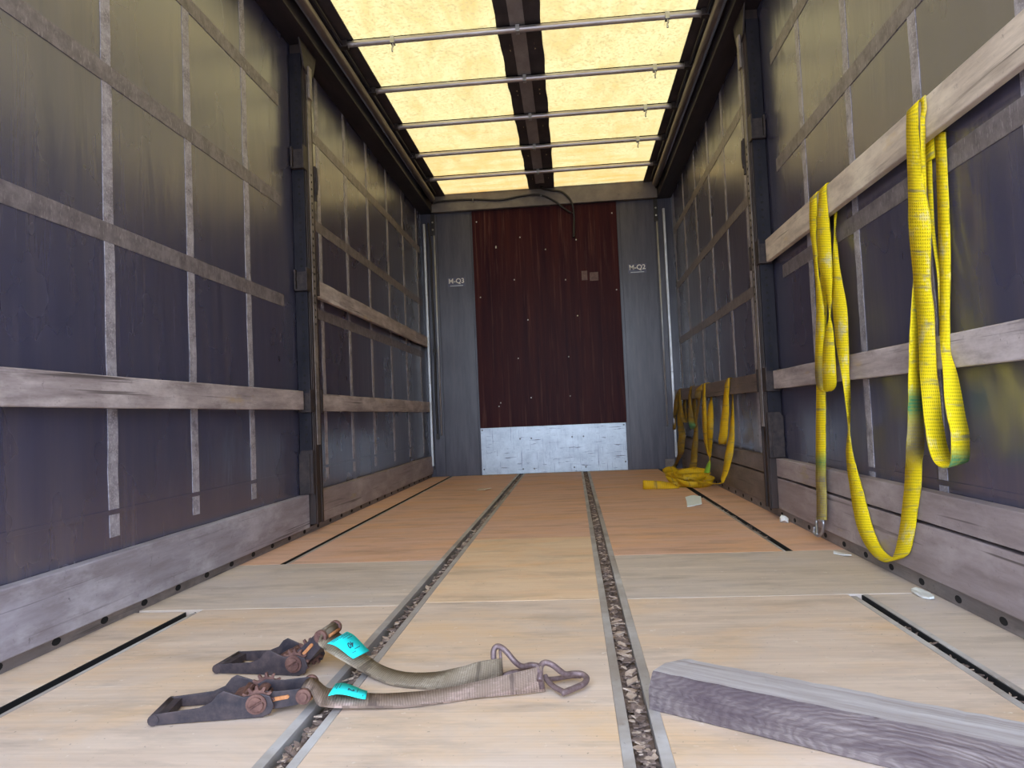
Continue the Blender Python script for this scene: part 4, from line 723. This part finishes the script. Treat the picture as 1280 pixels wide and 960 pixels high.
front_hook = [([(.118, 1.600, .030), (.120, 1.625, .052), (.130, 1.634, .058), (.148, 1.632, .052), (.172, 1.640, .030), (.190, 1.652, .026), (.210, 1.655, .024), (.222, 1.640, .020), (.215, 1.618, .016), (.196, 1.600, .014), (.172, 1.578, .013), (.166, 1.575, .013)], .0068, 5),
              ([(.172, 1.578, .013), (.150, 1.600, .016), (.134, 1.622, .022), (.128, 1.632, .030)], .0062, 4),
              ([(.130, 1.632, .022), (.150, 1.655, .014), (.185, 1.675, .012), (.208, 1.664, .016)], .0055, 4),
              ([(.112, 1.618, .058), (.122, 1.606, .004 + .006)], .006, 0)]
rear_hook = [([(.008, 1.682, .030), (.006, 1.690, .066), (.016, 1.696, .076), (.034, 1.690, .068), (.058, 1.684, .042), (.074, 1.690, .030), (.092, 1.700, .030), (.112, 1.702, .026)], .0068, 5),
             ([(.026, 1.690, .010), (.050, 1.700, .014), (.075, 1.712, .012), (.100, 1.712, .014), (.112, 1.702, .022)], .006, 4),
             ([(.022, 1.688, .070), (.024, 1.686, .010)], .0035, 0)]
ratchet((-.728, 1.752, .001), (.995, -.11), math.radians(43), 'rusty ratchet strap with dull grey webbing, the one farther from the camera', D['web_rear'],
        [(-.375, 1.745, .098), (-.322, 1.752, .048), (-.348, 1.704, .045), (-.398, 1.668, .094)], rear_hook, None, M_GWEB, INK, '40', M_STEEL)
ratchet((-.710, 1.447, .001), (.986, .168), math.radians(3), 'rusty ratchet strap with reddish brown webbing, the one nearer the camera', D['web_front'],
        [(-.348, 1.575, .034), (-.275, 1.572, .018), (-.268, 1.533, .016), (-.345, 1.518, .030)], front_hook, None, M_PWEB, INK[::2], '2', M_STEEL)

# ------------------------------------------------------------------ timber beam
bm = bmesh.new()
d = V(.836, -.548, 0); nrm = V(.548, .836, 0); o = V(.338, 1.5125, .0008); Lb = 1.15; N = 46
prof = [(0, .002), (.002, 0), (.112, 0), (.114, .002), (.114, .074), (.110, .0785), (.06, .0795), (.005, .0795), (.0, .076), (.0, .04)]
rings = []
for i in range(N + 1):
    x = Lb * i / N; r = []
    for (a, z) in prof:
        cut = 0
        if i < 4 and a > .07: cut = (a - .07) * .55 * (1 - i / 4)            # worn far corner
        if i < 2 and z > .06: cut += .010 * (1 - i / 2)
        j = random.uniform(-.0008, .0008)
        r.append(bm.verts.new(o + d * (x + cut) + nrm * (a + j) + V(0, 0, max(0, z + (j if z > .01 else 0)))))
    rings.append(r)
for p, q in zip(rings, rings[1:]):
    for k in range(len(prof)):
        f = bm.faces.new((p[k], p[(k + 1) % len(prof)], q[(k + 1) % len(prof)], q[k])); f.material_index = 1 if 5 <= k <= 6 else 0; f.smooth = False
bm.faces.new(list(reversed(rings[0]))); bm.faces.new(rings[-1])
# local frame along the beam so that the grain follows it
rotm = Matrix(((d.x, nrm.x, 0, o.x), (d.y, nrm.y, 0, o.y), (0, 0, 1, o.z), (0, 0, 0, 1)))
bmesh.ops.transform(bm, matrix=rotm.inverted(), verts=bm.verts)
tb = tag(obj('timber_beam', bm, [M_TIMB, M_TIMBT]), 'weathered grey timber beam lying on the floor in the right foreground', 'beam'); tb.matrix_world = rotm

# ------------------------------------------------------------------ scraps
def scrap(name, pts, z, th, mat, lab, cat, curl=0.0):
    bm = bmesh.new(); c = sum((V(*p, 0) for p in pts), V(0, 0, 0)) / len(pts)
    lo = [bm.verts.new((p[0], p[1], z + curl * ((i * 7) % 3) / 2)) for i, p in enumerate(pts)]; hi = [bm.verts.new((v.co.x, v.co.y, v.co.z + th)) for v in lo]
    cl = bm.verts.new((c.x, c.y, z)); ch = bm.verts.new((c.x, c.y, z + th))
    n_ = len(pts)
    for k in range(n_):
        j = (k + 1) % n_; bm.faces.new((cl, lo[j], lo[k])); bm.faces.new((ch, hi[k], hi[j])); bm.faces.new((lo[k], lo[j], hi[j], hi[k]))
    return tag(obj(name, bm, mat), lab, cat)
scrap('paper_scrap', [(.896, 4.555), (.94, 4.565), (.996, 4.605), (1.066, 5.04), (1.03, 5.09), (1.00, 5.05), (.958, 5.035), (.93, 4.80)], .001, .004, M_PAPER, 'small white paper scrap on the floor below the coiled golden strap', 'paper', .008)
scrap('plastic_cap', [(1.278 + .022 * math.cos(k * 6.28 / 10), 2.36 + .062 * math.sin(k * 6.28 / 10)) for k in range(10)], .001, .007, M_PLAST, 'flat white plastic piece at the foot of the right boards', 'plastic', .004)
scrap('paper_ball', [(1.285 + .022 * math.cos(k * 6.28 / 7), 3.85 + .03 * math.sin(k * 6.28 / 7)) for k in range(7)], .001, .022, M_PLAST, 'small white crumb on the floor by the foot of the right post', 'scrap', .014)
scrap('paper_shred', [(1.24, 3.02), (1.26, 2.97), (1.285, 2.95), (1.275, 3.02), (1.25, 3.05)], .001, .004, M_PLAST, 'thin white shred on the floor under the hanging yellow loop', 'scrap', .006)
scrap('wood_chip', [(-.63, 5.98), (-.56, 5.95), (-.51, 6.02), (-.55, 6.07), (-.62, 6.05)], .001, .006, M_LEAF, 'pale flat chip on the rusty floor towards the front wall', 'chip', .008)
